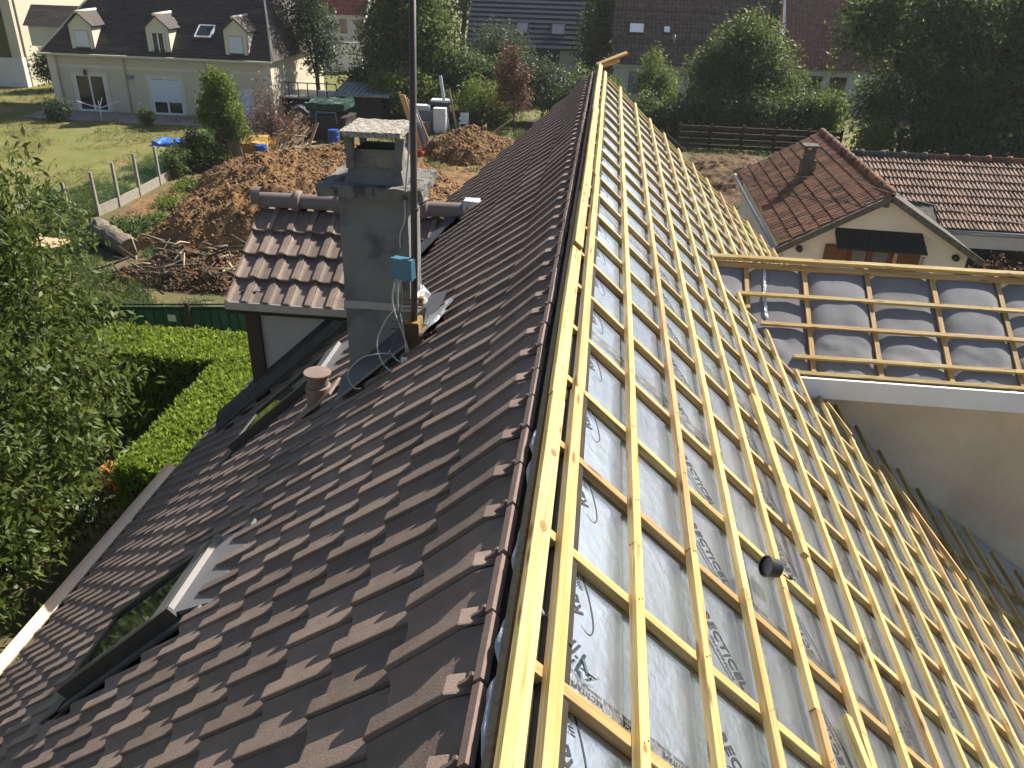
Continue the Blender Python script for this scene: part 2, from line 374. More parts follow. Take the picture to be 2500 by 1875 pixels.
# left slope deck (underlay) with the tiles on it
def slab(P, n, t):
    P = [Vector(p) for p in P]; return MB().hexa([p-n*t for p in P], P)
EAVE = 7.70
ls = mk('tiled_slope', slab([LP(.02, YN, -.15), LP(EAVE, YN, -.15), LP(EAVE, YF-.03, -.15), LP(.02, YF-.03, -.15)], NL, .10), 'deck', house)
W, GA = 0.2697, 0.3915
S0, Y0 = 0.587, 1.865
PROF = [(-.005, -.014), (-.004, -.0015), (.001, 0), (.064, -.001), (.069, -.005), (.073, -.040), (.080, -.044), (.200, -.044), (.220, -.040), (.238, -.030), (.250, -.020), (.2585, -.017)]
def tile_mesh(name, head=False, Lt=.44, prof=PROF, tilt=.054/.3915, thick=.034, mat='tile'):
    vs_ = []; n = len(prof)
    rows = [(0.0, 1.0), (-.012, 1.0), (-Lt, 1.0)]
    if head: tilt = .004
    if head: rows = [(0.0, 1.0), (-.012, 1.0), (-.325, 1.0), (-.405, .06), (-.45, .06)]
    for v, k in rows:
        for u, w in prof:
            ww = w if k == 1 else (-.044+(w+.044)*k)
            if v == 0.0: ww -= .003
            vs_.append((u, v, ww+v*tilt))
    fs = [(r*n+i, r*n+i+1, (r+1)*n+i+1, (r+1)*n+i) for r in range(len(rows)-1) for i in range(n-1)]
    b = len(vs_)
    for u, w in prof: vs_.append((u, .001, w-thick-.003))
    fs += [(b+i, b+i+1, i+1, i) for i in range(n-1)]
    b2 = len(vs_)                                  # underside strip so the tail reads as a slab
    for u, w in prof: vs_.append((u, -.05, w-thick-.05*tilt))
    fs += [(b2+i, b2+i+1, b+i+1, b+i) for i in range(n-1)]
    # lip side
    for r in range(len(rows)-1):
        v0, v1 = rows[r][0], rows[r+1][0]; a = len(vs_)
        vs_ += [(prof[0][0], v0, prof[0][1]-.008+v0*tilt), (prof[0][0], v1, prof[0][1]-.008+v1*tilt)]
        fs.append((r*n, (r+1)*n, a+1, a))
    mats = [MATS[mat]]; mi = None
    if head:
        mb = MB()
        t = -.45*tilt
        mb.b2((.004, -.452, -.046+t), (.256, -.424, -.014+t))          # head upstand catching the sun
        mb.b2((.10, -.419, -.040+t), (.128, -.408, -.026+t))             # nail lugs
        mb.b2((.165, -.419, -.040+t), (.190, -.410, -.028+t))
        mb.tube([(.030, -.415, -.036+t), (.030, -.415, -.008+t)], .008, 8)
        mb.b2((.022, -.41, -.034+t), (.034, -.36, -.016+t))
        nf = len(fs); bb = len(vs_); vs_ += mb.v; fs += [tuple(i+bb for i in f) for f in mb.f]
        mats.append(MATS['tile_head']); mi = [0]*nf+[1]*len(mb.f)
    me = bpy.data.meshes.new(name); me.from_pydata(vs_, [], fs); me.update()
    for m in mats: me.materials.append(m)
    if mi: me.polygons.foreach_set('material_index', mi)
    return me
ME_T = tile_mesh('roof_tile'); ME_H = tile_mesh('roof_tile_head', True)
def blocked(s, y):
    # chimney, skylights, dormer, vent base footprints on the left slope
    x = -math.cos(pL)*s
    if 5.86 < y+.13 < 6.50 and -1.90 < x-.12 < -1.13+.30*0 and s < 2.62: return -1.88 < x-.1 and x < -1.2
    if 3.52 < y+.13 < 4.50 and 3.1 < s < 4.6: return True
    if 7.28 < y+.13 < 8.27 and 3.45 < s < 5.1: return True
    if 9.43 < y+.13 < 11.95 and s < 5.85:
        half = abs(y+.13-10.7)
        return s > 2.25+half*1.0
    return False
cells = []
ncol0 = math.ceil((YN-Y0)/W); ncol1 = int((YF-Y0)/W)-0
for i in range(19):
    for j in range(ncol0, ncol1):
        s, y = S0+i*GA, Y0+j*W
        if s > EAVE+.05 or blocked(s, y): continue
        cells.append((i, j, s, y))
camP = Vector((0.1143, 0, 9.4545))
def vis(c):
    P = LP(c[2], c[3]); d = P-camP; 
    z = d.dot(_F); x = d.dot(_R2)/z*2029+1250; yy = 937-d.dot(_U2)/z*2029
    inn = -60 < x < 2560 and -60 < yy < 1950
    return (0 if inn else 1, d.length)
cells.sort(key=vis)
def tile_M(s, y, jit=True):
    X, Y, Z = YY, DL, NL
    m = frame(LP(s, y), X, Y, Z)
    if jit: m = m @ Matrix.Rotation(rnd.gauss(0, .004), 4, 'Z') @ Matrix.Rotation(rnd.gauss(0, .004), 4, 'X') @ Matrix.Translation((rnd.gauss(0, .0012), rnd.gauss(0, .003), 0))
    return m
near = [c for c in cells if vis(c)[0] == 0]; 
for c in near[:300]: inst('tile', ME_H if c[0] == 0 else ME_T, tile_M(c[2], c[3]), ls)
def joined(name, items, parent, mat, kind='stuff'):
    # items: list of (mesh, matrix) joined into one object
    Vs = []; Fs = []; MI = []; off = 0; mats = []
    cache = {}
    for me, m in items:
        if me not in cache:
            co = np.empty(len(me.vertices)*3); me.vertices.foreach_get('co', co)
            cache[me] = (co.reshape(-1, 3), [tuple(p.vertices) for p in me.polygons], [me.materials[p.material_index].name for p in me.polygons])
        co, fs, mi = cache[me]; A = np.array(m)
        Vs.append(co@A[:3, :3].T+A[:3, 3]); Fs += [tuple(k+off for k in f) for f in fs]; MI += mi; off += len(co)
    V = np.concatenate(Vs); c = (V.min(0)+V.max(0))/2
    me = bpy.data.meshes.new(name); me.from_pydata((V-c).tolist(), [], Fs); me.update()
    names = sorted(set(MI)); 
    for n_ in names: me.materials.append(MATS[n_])
    me.polygons.foreach_set('material_index', [names.index(a) for a in MI])
    o = bpy.data.objects.new(name, me); link(o, parent, Matrix.Translation(Vector(c))); return props(o, kind=kind)
rest = near[300:]+[c for c in cells if vis(c)[0] == 1 and c[3] > .5 and c[2] < 8]
joined('tiles', [(ME_H if c[0] == 0 else ME_T, tile_M(c[2], c[3])) for c in rest], ls, 'tile')
# eave: pale gutter, metal drip edge
gut = MB()
def gutter_path(y0, y1, s, r, off, mb):
    n = 10; a = []
    for k in range(n+1):
        t = math.pi*(k/n); a.append((math.cos(t)*r, -math.sin(t)*r*.9))
    vv = []; 
    for y in (y0, y1):
        c = LP(s, y, off)
        for (dx, dz) in a: vv.append((c.x-r*.55+dx, y, c.z+dz))
        for (dx, dz) in a[::-1]: vv.append((c.x-r*.55+dx*.93, y, c.z+dz*.93))
    m = len(a)*2
    mb.add(vv, [(i, (i+1) % m, m+(i+1) % m, m+i) for i in range(m)])
ye = YN
while ye < 9.7:
    y2 = min(ye+2.0, 9.74); g_ = MB(); gutter_path(ye, y2-.004, EAVE+.075, .085, .012, g_); mk('gutter', g_, 'gutter_sand', house)
    b_ = MB(); c_ = LP(EAVE+.03, y2-.05, -.03); b_.box(c_, (.02, .06, .05)); mk('gutter_bracket', b_, 'gutter_sand', house); ye = y2
mk('fascia_board', MB().bar(LP(EAVE+.01, YN, -.12), LP(EAVE+.01, 9.74, -.12), .03, .16), 'gutter_sand', house)
mk('drip_edge', slab([LP(EAVE-.12, 9.76, -.02), LP(EAVE+.10, 9.76, -.02), LP(EAVE+.10, YF, -.02), LP(EAVE-.12, YF, -.02)], NL, .006), 'lead', house)

# ridge: gap between the slopes, wool insulation, ridge beam
rb = mk('ridge_gap', MB().box(APEX+Vector((-.03, (YN+YF)/2, -.19)), (.16, YF-YN, .12)), 'deck', house)
mk('ridge_batten', MB().bar(LP(.06, YN, -.045), LP(.06, YF, -.045), .03, .055, NL), 'old_wood', rb)
for k in range(34):
    y = 1.05+k*.36+rnd.uniform(-.08, .08)
    if k > 5 and rnd.random() < .55: continue
    L_ = rnd.uniform(.10, .20); mb = MB(); n = 12; m = 8; r = rnd.uniform(.024, .034) if k < 6 else rnd.uniform(.012, .02)
    c = APEX+Vector((-.040, y, -.075))
    vv = []
    for a in range(n+1):
        t = a/n; rr = r*math.sin(math.pi*min(max(t, .04), .96))**.45
        for b in range(m):
            an = 2*math.pi*b/m; p = c+Vector((math.cos(an)*rr*1.1, (t-.5)*L_*1.9, math.sin(an)*rr))
            vv.append(p+mnoise.noise_vector(p*14)*.014)
    mb.add(vv, [(a*m+b, a*m+(b+1) % m, (a+1)*m+(b+1) % m, (a+1)*m+b) for a in range(n) for b in range(m)]+[tuple(range(m))[::-1], tuple(range(n*m, n*m+m))]); mb.smooth = True
    mk('wool_insulation', mb, 'wool', rb)

# ------------------------------------------------------------------ right slope: boards, counter battens, battens
SE = 9.9
FO = -.074                                     # foil level below the batten tops
rs_ = MB()
def rquad(mb, s0, s1, y0, y1, off):
    mb.quad(RP(s0, y0, off), RP(s1, y0, off), RP(s1, y1, off), RP(s0, y1, off))
rs_.hexa([RP(.05, YN, FO-.16), RP(SB, YN, FO-.16), RP(SB, YF-.02, FO-.16), RP(.05, YF-.02, FO-.16)], [RP(.05, YN, FO-.06), RP(SB, YN, FO-.06), RP(SB, YF-.02, FO-.06), RP(.05, YF-.02, FO-.06)])
rs_.hexa([RP(SB+.001, YN, FO-.16), RP(SE, YN, FO-.16), RP(SE, YF-.02, FO-.16), RP(SB+.001, YF-.02, FO-.16)], [RP(SB+.001, YN, FO-.06), RP(SE, YN, FO-.06), RP(SE, YF-.02, FO-.06), RP(SB+.001, YF-.02, FO-.06)])
rs = mk('batten_slope', rs_, 'deck', house)
def valley(s):          # y where the right slope runs into the wing (None above it)
    p = RP(s, 0)
    if p.x < 1.40: return None
    if p.x < 2.30: return 8.79-(p.x-1.40)*1.52
    return 7.93
srows = [.035, 1.30, 2.52, 3.74, 4.96, SB]+[6.2, 7.4, 8.6, SE]
for a, b in zip(srows[:-1], srows[1:]):
    k0 = 1.72-2.5+(0 if srows.index(a) % 2 == 0 else 1.22)
    while k0 < YF:
        y0, y1 = max(k0, YN), min(k0+2.5, YF-.02)
        lim = 9.9 if False else YF
        v = valley((a+b)/2)
        segs = [(y0, y1)]
        if v:   # cut away behind the wing
            segs = []
            if y0 < v: segs.append((y0, min(y1, v)))
            hi = 8.79+(8.79-v) if RP((a+b)/2, 0).x < 2.3 else 10.0
            if hi < 50 and y1 > hi: segs.append((max(y0, hi), y1))
        for (u0, u1) in segs:
            if u1-u0 > .05:
                n_ = NR if b <= SB+1e-6 else NR2
                mk('insulation_board', slab([RP(a+.001, u0+.001, FO), RP(b-.001 if b < SB or a > SB else b-.001, u0+.001, FO), RP(b-.001, u1-.001, FO), RP(a+.001, u1-.001, FO)], n_, .055), 'foil', rs)
        k0 += 2.5
# counter battens (down the slope)
def beam(name, P0, P1, w, h, up, mat, parent, jit=.0):
    P0 = Vector(P0); P1 = Vector(P1); X = P1-P0; L = X.length; X = X/L; Z = Vector(up); Z = (Z-X*Z.dot(X)).normalized(); Y = Z.cross(X)
    b = .0022; hw, hh = w/2, h/2
    sec = [(-hw+b, -hh), (hw-b, -hh), (hw, -hh+b), (hw, hh-b), (hw-b, hh), (-hw+b, hh), (-hw, hh-b), (-hw, -hh+b)]
    ns = max(1, int(L/.7)); vv = []
    ph = rnd.random()*9
    for i in range(ns+1):
        x = -L/2+L*i/ns; dy = math.sin(i*1.3+ph)*jit; dz = math.sin(i*.9+ph*2)*jit*.3
        vv += [(x, y+dy, z+dz) for y, z in sec]
    ff = [(i*8+j, i*8+(j+1) % 8, (i+1)*8+(j+1) % 8, (i+1)*8+j) for i in range(ns) for j in range(8)]+[tuple(range(8))[::-1], tuple(range(ns*8, ns*8+8))]
    me = bpy.data.meshes.new(name); me.from_pydata(vv, [], ff); me.update(); me.materials.append(MATS[mat])
    o = bpy.data.objects.new(name, me); link(o, parent, frame((P0+P1)/2, X, Y, Z)); return o
BH, CH = .036, .038
clat = [3.997+.588*k for k in range(-6, 18)]
for k, y in enumerate(clat):
    y += rnd.uniform(-.012, .012)
    if y < YN or y > YF: continue
    if y > YF-.1: y = YF-.06
    # part above the sprocket
    s_end = SB
    for s_ in np.arange(1.4, SB, .05):
        v = valley(s_)
        if v and RP(s_, 0).x < 2.3 and v < y < 2*8.79-v: s_end = s_; break
        if v and RP(s_, 0).x >= 2.3 and v < y < 10.0: s_end = s_; break
    a = .04
    while a < s_end-.1:
        b = min(a+rnd.choice([2.6, 3.1, 3.6]), s_end)
        if s_end-b < .3: b = s_end
        beam('counter_batten', RP(a, y, -BH-CH/2), RP(b-.003, y, -BH-CH/2), .045, CH, NR, rnd.choice(['wood', 'wood', 'wood_orange']), rs, .0015)
        a = b
    if s_end >= SB-.01 and (y < 7.95 or y > 10):
        beam('counter_batten', RP(SB+.004, y, -BH-CH/2), RP(SE, y, -BH-CH/2), .045, CH, NR2, 'wood', rs)
yv = YF-.045
beam('verge_batten', RP(.04, yv+.05, -BH-CH/2), RP(4.4, yv+.05, -BH-CH/2), .03, CH, NR, 'wood', rs)
# battens along the roof
S1 = 0.140
row = 0; s_ = S1
while s_ < SE:
    up = NR if s_ <= SB else NR2
    v = valley(s_); segs = [(YN, YF+rnd.uniform(-.01, .05))]
    if v:
        if RP(s_, 0).x < 2.3:
            hi = 2*8.79-v
            segs = [(YN, v-.02+rnd.uniform(-.03, .03))]
            if hi < YF-.2: segs.append((hi+.03, YF+rnd.uniform(0, .05)))
        else: segs = [(YN, 7.84+rnd.uniform(-.15, .03)-(.03*max(0, row-12))), (10.02, YF+rnd.uniform(0, .05))]
    wd = .052 if row == 0 else .043
    for (a0, a1) in segs:
        a = a0; first = True
        while a < a1-.01:
            L_ = rnd.uniform(1.9, 3.2) if first else 4.0; first = False
            b = min(a+L_, a1)
            if a1-b < .5: b = a1
            if row == 0: mt = 'wood'
            else: mt = rnd.choice(['wood', 'wood', 'wood', 'wood_orange'])
            d = rnd.uniform(-.004, .004)
            beam('batten', RP(s_+d, a, -BH/2), RP(s_+d, b-.003, -BH/2), wd, BH, up, mt, rs, .003)
            a = b
    row += 1; s_ += .35
# nails on the batten crossings (near part)
nl = MB()
for k in range(1, 7):
    for y in clat:
        if .9 < y < 6: 
            for e in (-.008, .01):
                P = RP(S1+.35*k+e, y+e, .0006); nl.lathe(P, [(.0035, -.001), (.0035, .0012)], 6, (DR, YY, NR))
mk('nails', nl, 'rust', rs, kind='stuff')
# ridge planks on the right side of the ridge
for (y0, y1, s0, w_, t, up_) in ((YN, 3.05, .014, .070, .028, .012), (3.052, 6.35, .012, .072, .028, .012), (5.0, 9.95, .002, .070, .022, .037), (6.36, 10.4, .030, .070, .026, .010), (9.952, YF+.10, .010, .072, .028, .020)):
    beam('ridge_plank', RP(s0, y0, up_-t/2), RP(s0, y1, up_-t/2), w_, t, NR, 'wood', rs, .002)
# short ends at the far top corner, extra battens lying on the slope
beam('verge_offcut', (-.05, 14.36, 7.80), (.42, 14.62, 7.97), .06, .035, (0, -.5, 1), 'wood_orange', rs)
beam('verge_offcut', (-.02, 14.34, 7.76), (.30, 14.52, 7.86), .05, .05, (0, -.5, 1), 'wood_orange', rs)
beam('loose_batten', RP(1.76, 5.4, .018), RP(1.80, 3.66, .018), .045, .036, NR, 'wood', rs)
beam('loose_batten', RP(1.80, 2.62, -.02), RP(1.97, 1.2, .016), .045, .036, NR, 'wood', rs)
beam('loose_batten', RP(4.05, 7.1, .02), RP(4.75, 6.05, .02), .045, .036, NR, 'wood_orange', rs)
beam('loose_batten', RP(3.30, 7.35, .02), RP(3.55, 7.05, .02), .045, .03, NR, 'wood', rs)
# knots and nail marks on the near planks
for (s, y, r) in ((.016, 2.17, .020), (.022, 2.62, .018), (.485, 1.62, .012)):
    P = RP(s, y, .0128 if s < .1 else .0008); kb = MB(); kb.lathe(P, [(r, -.001), (r*.9, .0006)], 14, (DR*.8, YY*1.3, NR)); kb.lathe(P, [(r*.35, -.001), (r*.3, .0012)], 10, (DR*.8, YY*1.3, NR)); mk('wood_knot', kb, 'knot', rs)

# printing on the foil
def textmesh(name, body, size, offset=0.0, shear=0.0, space=1.0):
    cu = bpy.data.curves.new(name, 'FONT'); cu.body = body; cu.size = size; cu.offset = offset; cu.shear = shear; cu.space_character = space
    cu.align_x = 'CENTER'; cu.align_y = 'CENTER'; cu.resolution_u = 3; cu.fill_mode = 'FRONT'
    o = bpy.data.objects.new(name, cu); COL.objects.link(o)
    dg = bpy.context.evaluated_depsgraph_get(); me = bpy.data.meshes.new_from_object(o.evaluated_get(dg))
    bpy.data.objects.remove(o); bpy.data.curves.remove(cu); return me
def arcstrip(cx, cy, rx, ry, a0, a1, w, n=28):
    vv = []; 
    for i in range(n+1):
        t = i/n; a = R(a0+(a1-a0)*t); ww = w*(.35+.65*math.sin(math.pi*t))
        vv += [(cx+(rx-ww)*math.cos(a), cy+(ry-ww)*math.sin(a), 0), (cx+(rx+ww)*math.cos(a), cy+(ry+ww)*math.sin(a), 0)]
    return vv, [(2*i, 2*i+1, 2*i+3, 2*i+2) for i in range(n)]
def merge(name, parts, mat):
    V = []; F = []
    for vv, ff, (dx, dy) in parts:
        b = len(V); V += [(x+dx, y+dy, 0) for x, y, z in vv]; F += [tuple(i+b for i in f) for f in ff]
    me = bpy.data.meshes.new(name); me.from_pydata(V, [], F); me.update(); me.materials.append(MATS[mat]); return me
def geo_of(me): return [tuple(v.co) for v in me.vertices], [tuple(p.vertices) for p in me.polygons]
t1 = textmesh('t1', 'RECTiCEL', .072, .0022, 0, 1.08); t2 = textmesh('t2', 'insulation', .042, .0002, .45, 1.12)
w1 = max(v.co.x for v in t1.vertices)
v1, f1 = geo_of(t1); v2, f2 = geo_of(t2)
sw, sf = arcstrip(-.01, -.012, w1+.055, .062, 150, 345, .0032)
LOGO = merge('logo', [(v1, f1, (0, .012)), (v2, f2, (w1*.18, -.038)), (sw, sf, (0, 0))], 'print_ink')
t3 = textmesh('t3', 'RECTITAPE', .027, .0003); t5 = textmesh('t5', 'RECTICEL', .027, .0003)
t4 = textmesh('t4', 'RECTICEL  insulation   RECTITAPE   RECTICEL  insulation   RECTITAPE   RECTICEL  insulation', .015, 0)
v3, f3 = geo_of(t3); v4, f4 = geo_of(t4); v5, f5 = geo_of(t5)
TXT_A = merge('tape_text', [(v3, f3, (0, 0))], 'print_ink'); TXT_C = merge('tape_text', [(v5, f5, (0, 0))], 'print_ink'); TXT_B = merge('tape_small_text', [(v4, f4, (0, 0))], 'print_ink')
def tape_text(P, X, Z):
    Y = Z.cross(X)
    for k in range(6):
        for dx, dy in ((-.5, .016), (-.44, -.020)): inst('printed_text', TXT_A if k % 2 == 0 else TXT_C, frame(P+X*(dx+.195*k)+Y*dy, X, Y, Z), rs)
    for dx, dy in ((0, .040), (.04, -.042)): props(inst('small_print', TXT_B, frame(P+X*dx+Y*dy, X, Y, Z), rs), kind='stuff')
def place_logo(me, s, y, d, off, name):
    # d = reading direction in (s, y)
    if s > SB: return
    v = valley(s)
    if v and y > v-.1: return
    X = (DR*d[0]+YY*d[1]).normalized(); Z = NR; Y = Z.cross(X)
    inst(name, me, frame(RP(s, y, FO+off), X, Y, Z), rs)
for k in range(-4, 20):
    place_logo(LOGO, .215, 2.775+.588*k, (-.42, .90), .0016, 'printed_logo')
    if k < 14:
        place_logo(LOGO, 1.045, 3.06+.588*k, (.61, -.79), .0016, 'printed_logo')
        place_logo(LOGO, 1.72, 2.50+.588*k, (-.50, .87), .0016, 'printed_logo')
        place_logo(LOGO, 2.55, 2.9+.588*k, (.61, -.79), .0016, 'printed_logo')
        place_logo(LOGO, 3.2, 2.6+.588*k, (-.5, .87), .0016, 'printed_logo')
# sealing tape with its print
def tape(P0, P1, P2, P3, n=NR):
    return mk('sealing_tape', slab([P0, P1, P2, P3], n, .0012), 'tape', rs)
for s in (1.30, 2.52, 3.74):
    v = valley(s+.1); yy = (v-.05) if v else YF-.1
    tape(RP(s-.05, YN, FO+.0022), RP(s+.05, YN, FO+.0022), RP(s+.05, yy, FO+.0022), RP(s-.05, yy, FO+.0022))
    y = 1.2
    while y < min(yy-1, 9):
        tape_text(RP(s, y+.5, FO+.0032), -YY, NR); y += 1.45
for (s0, s1, y) in ((.08, 1.24, 1.72), (1.36, 2.46, 2.94), (.08, 1.24, 4.22), (1.36, 2.46, 5.44), (.08, 1.24, 6.72)):
    tape(RP(s0, y-.05, FO+.0022), RP(s1, y-.05, FO+.0022), RP(s1, y+.05, FO+.0022), RP(s0, y+.05, FO+.0022))
    tape_text(RP((s0+s1)/2, y, FO+.0032), -DR, NR)
# crumpled bit of tape near the front
mb = MB(); n = 14
for i in range(n):
    P = RP(.10+.24*i/n, 1.90-.12*i/n, FO+.012+rnd.uniform(0, .012)); a = rnd.random()*6
    mb.box(P, (.05, .012, .006), (Vector((math.cos(a)*.6, .5, math.sin(a)*.6)).normalized(), YY.cross(NR), NR))
mk('crumpled_tape', mb, 'tape', rs)

# ------------------------------------------------------------------ tiled dormer on the left slope
DY, DZ = 10.70, 6.33                            # ridge line of the dormer
pd = math.atan2(.88, 1.5)
DD = Vector((0, -math.cos(pd), -math.sin(pd))); ND = Vector((0, -math.sin(pd), math.cos(pd))); XX = Vector((1, 0, 0))
DD2 = Vector((0, math.cos(pd), -math.sin(pd))); ND2 = Vector((0, math.sin(pd), math.cos(pd)))
def mainx(z): return -(ZR+.03-z)/math.tan(pL)     # x where the main slope has height z
dorm = MB()
XL = -4.40
for dd, nn in ((DD, ND), (DD2, ND2)):
    t = Vector((XL, DY, DZ-.18)); e = 1.66
    P = [t, t+dd*e, Vector((mainx((t+dd*e).z), (t+dd*e).y, (t+dd*e).z)), Vector((mainx(t.z), t.y, t.z))]
    if dd is DD2: P = P[::-1]
    dorm.hexa([p-nn*.07 for p in P], P)
dm = mk('dormer', dorm, 'deck', house)
ck = MB()
ck.hexa([(-4.18, 9.45, 3.9), (-1.9, 9.45, 6.0), (-4.18, 9.45, 6.0-.45)], [(-4.18, 9.53, 3.9), (-1.9, 9.53, 6.0), (-4.18, 9.53, 6.0-.45)])
cheek = MB(); zt = 5.52
cheek.hexa([(-4.10, 9.45, 4.0), (mainx(zt)+.1, 9.45, zt-.05), (-4.10, 9.45, zt)], [(-4.10, 9.53, 4.0), (mainx(zt)+.1, 9.53, zt-.05), (-4.10, 9.53, zt)])
mk('cheek_wall', cheek, 'render_grey', dm)
ck2 = MB(); ck2.b2((-4.22, 9.55, 3.7), (-4.14, 11.9, 5.5)); ck2.hexa([(-4.22, 9.55, 5.5), (-4.22, 11.85, 5.5), (-4.22, 10.7, 6.2)], [(-4.14, 9.55, 5.5), (-4.14, 11.85, 5.5), (-4.14, 10.7, 6.2)])
mk('front_wall', ck2, 'render_grey', dm)
mk('corner_post', MB().b2((-4.26, 9.405, 3.6), (-4.075, 9.56, 5.52)), 'post_brown', dm)
# grey gutter board under the dormer eave
ev = Vector((0, DY, DZ))+DD*1.74
mk('eave_trim', MB().b2((XL-.02, ev.y+.02, ev.z-.115), (-2.75, ev.y+.055, ev.z-.015)), 'grey_metal', dm)
mk('eave_soffit', MB().b2((XL, ev.y+.056, ev.z-.11), (-2.75, 9.445, ev.z-.085)), 'dark_metal', dm)
ME_D = tile_mesh('dormer_tile', False, .44, PROF, .054/.405)
for side, (dd, nn, X, sgn) in enumerate(((DD, ND, -XX, 1), (DD2, ND2, XX, -1))):
    for i in range(4):
        s = .50+i*.405
        for j in range(11):
            if side == 0: x = XL+.265+j*W
            else: x = XL+.0+j*W
            P = Vector((0, DY, DZ))+dd*s; 
            xc = x-(W/2 if side == 0 else -W/2)
            if xc > mainx(P.z+.10)-.10: continue
            m = frame(Vector((x, P.y, P.z))+nn*.0, X, dd, nn) @ Matrix.Rotation(rnd.gauss(0, .004), 4, 'Z')
            inst('tile', ME_D, m, dm)
# verge returns on the left edge
for i in range(4):
    s = .50+i*.405; P = Vector((XL-.012, DY, DZ))+DD*s
    vb = MB(); vb.hexa([P+XX*0-DD*.42-ND*.045, P-ND*.008, P-ND*.13, P-DD*.42-ND*.16], [p+XX*.022 for p in (P-DD*.42-ND*.045, P-ND*.008, P-ND*.13, P-DD*.42-ND*.16)])
    mk('verge_tile', vb, 'tile', dm)
# ridge tiles with raised collars
def half_round(x0, x1, r0, r1, zc, mb, n=14, a0=-28, a1=208):
    vv = []
    for x, r in ((x0, r0), (x1, r1)):
        for k in range(n+1):
            a = R(a0+(a1-a0)*k/n); vv.append((x, DY-math.cos(a)*r, zc+math.sin(a)*r*1.05))
    mb.add(vv, [(k, k+1, n+2+k, n+1+k) for k in range(n)])
def ridge_piece(x0, x1, last):
    mb = MB(); zc = DZ-.012
    prof = [(x0, .108), (x1-.13, .114), (x1-.10, .142), (x1-.06, .162), (x1-.02, .150), (x1, .120)]
    for (a, ra), (b, rb_) in zip(prof[:-1], prof[1:]): half_round(a, b, ra, rb_, zc, mb)
    mb.smooth = True
    return mk('ridge_tile', mb, 'ridge_tile', dm)
for x in (-4.42, -3.84, -3.26, -2.68, -2.10): ridge_piece(x+(.0 if x > -4.4 else 0), x+.585, False)
ec = MB(); 
for k in range(2): half_round(-4.50+.07*k, -4.43+.0*k if k == 0 else -4.40, .135, .135, DZ+.03, ec)
cap_ = MB(); n = 18; cap_.add([(-4.50, DY, DZ-.02)]+[(-4.50, DY-math.cos(R(-12+204*k/n))*.135, DZ+.03+math.sin(R(-12+204*k/n))*.14) for k in range(n+1)], [(0, k+2, k+1) for k in range(n)])
half_round(-4.50, -4.385, .135, .135, DZ+.03, cap_); cap_.smooth = False
mk('ridge_end_cap', cap_, 'ridge_tile', dm)
fl = MB()
for k in range(8):
    a = -1.62+k*.028; fl.hexa([(a, DY-.15+.012*k, DZ+.05+.02*math.sin(k)), (a+.03, DY-.14+.012*k, DZ+.05), (a+.03, DY+.14, DZ+.05), (a, DY+.14, DZ+.05)], [(a, DY-.10+.01*k, DZ+.165-.004*k), (a+.03, DY-.09+.01*k, DZ+.16-.004*k), (a+.03, DY+.09, DZ+.16), (a, DY+.09, DZ+.165)])
mk('ridge_flashing', fl, 'silver_flash', dm)
# valley flashing and wall soaker
def vpt(t, sgn, off=0.0):
    z = DZ-.06-t*.80; y = DY-sgn*(DZ-.06-z)/math.tan(pd); return Vector((mainx(z), y, z+off))
vf = MB(); 
for k in range(6):
    a, b = vpt(k/6, 1), vpt((k+1)/6, 1)
    o1 = Vector((-.10, -.02, .03)); o2 = DL*-.05+YY*-.06+NL*.018+Vector((.03, 0, .012))
    vf.quad(a+o1, b+o1, b+o2, a+o2)
mk('valley_flashing', vf, 'lead', dm)
sk = MB()
def SKP(x, y, h): return Vector((x, y, ZR+.03+x*math.tan(pL)+h))
sk.hexa([SKP(-4.85, 9.30, .02), SKP(-2.55, 9.30, .02), SKP(-2.55, 9.44, .02), SKP(-4.85, 9.44, .02)], [SKP(-4.85, 9.36, .20), SKP(-2.55, 9.36, .20), SKP(-2.55, 9.44, .29), SKP(-4.85, 9.44, .29)])
mk('wall_flashing', sk, 'dark_metal', dm)
mk('flashing_rail', MB().bar(SKP(-4.85, 9.30, .07), SKP(-2.5, 9.30, .07), .02, .02), 'lead', dm)

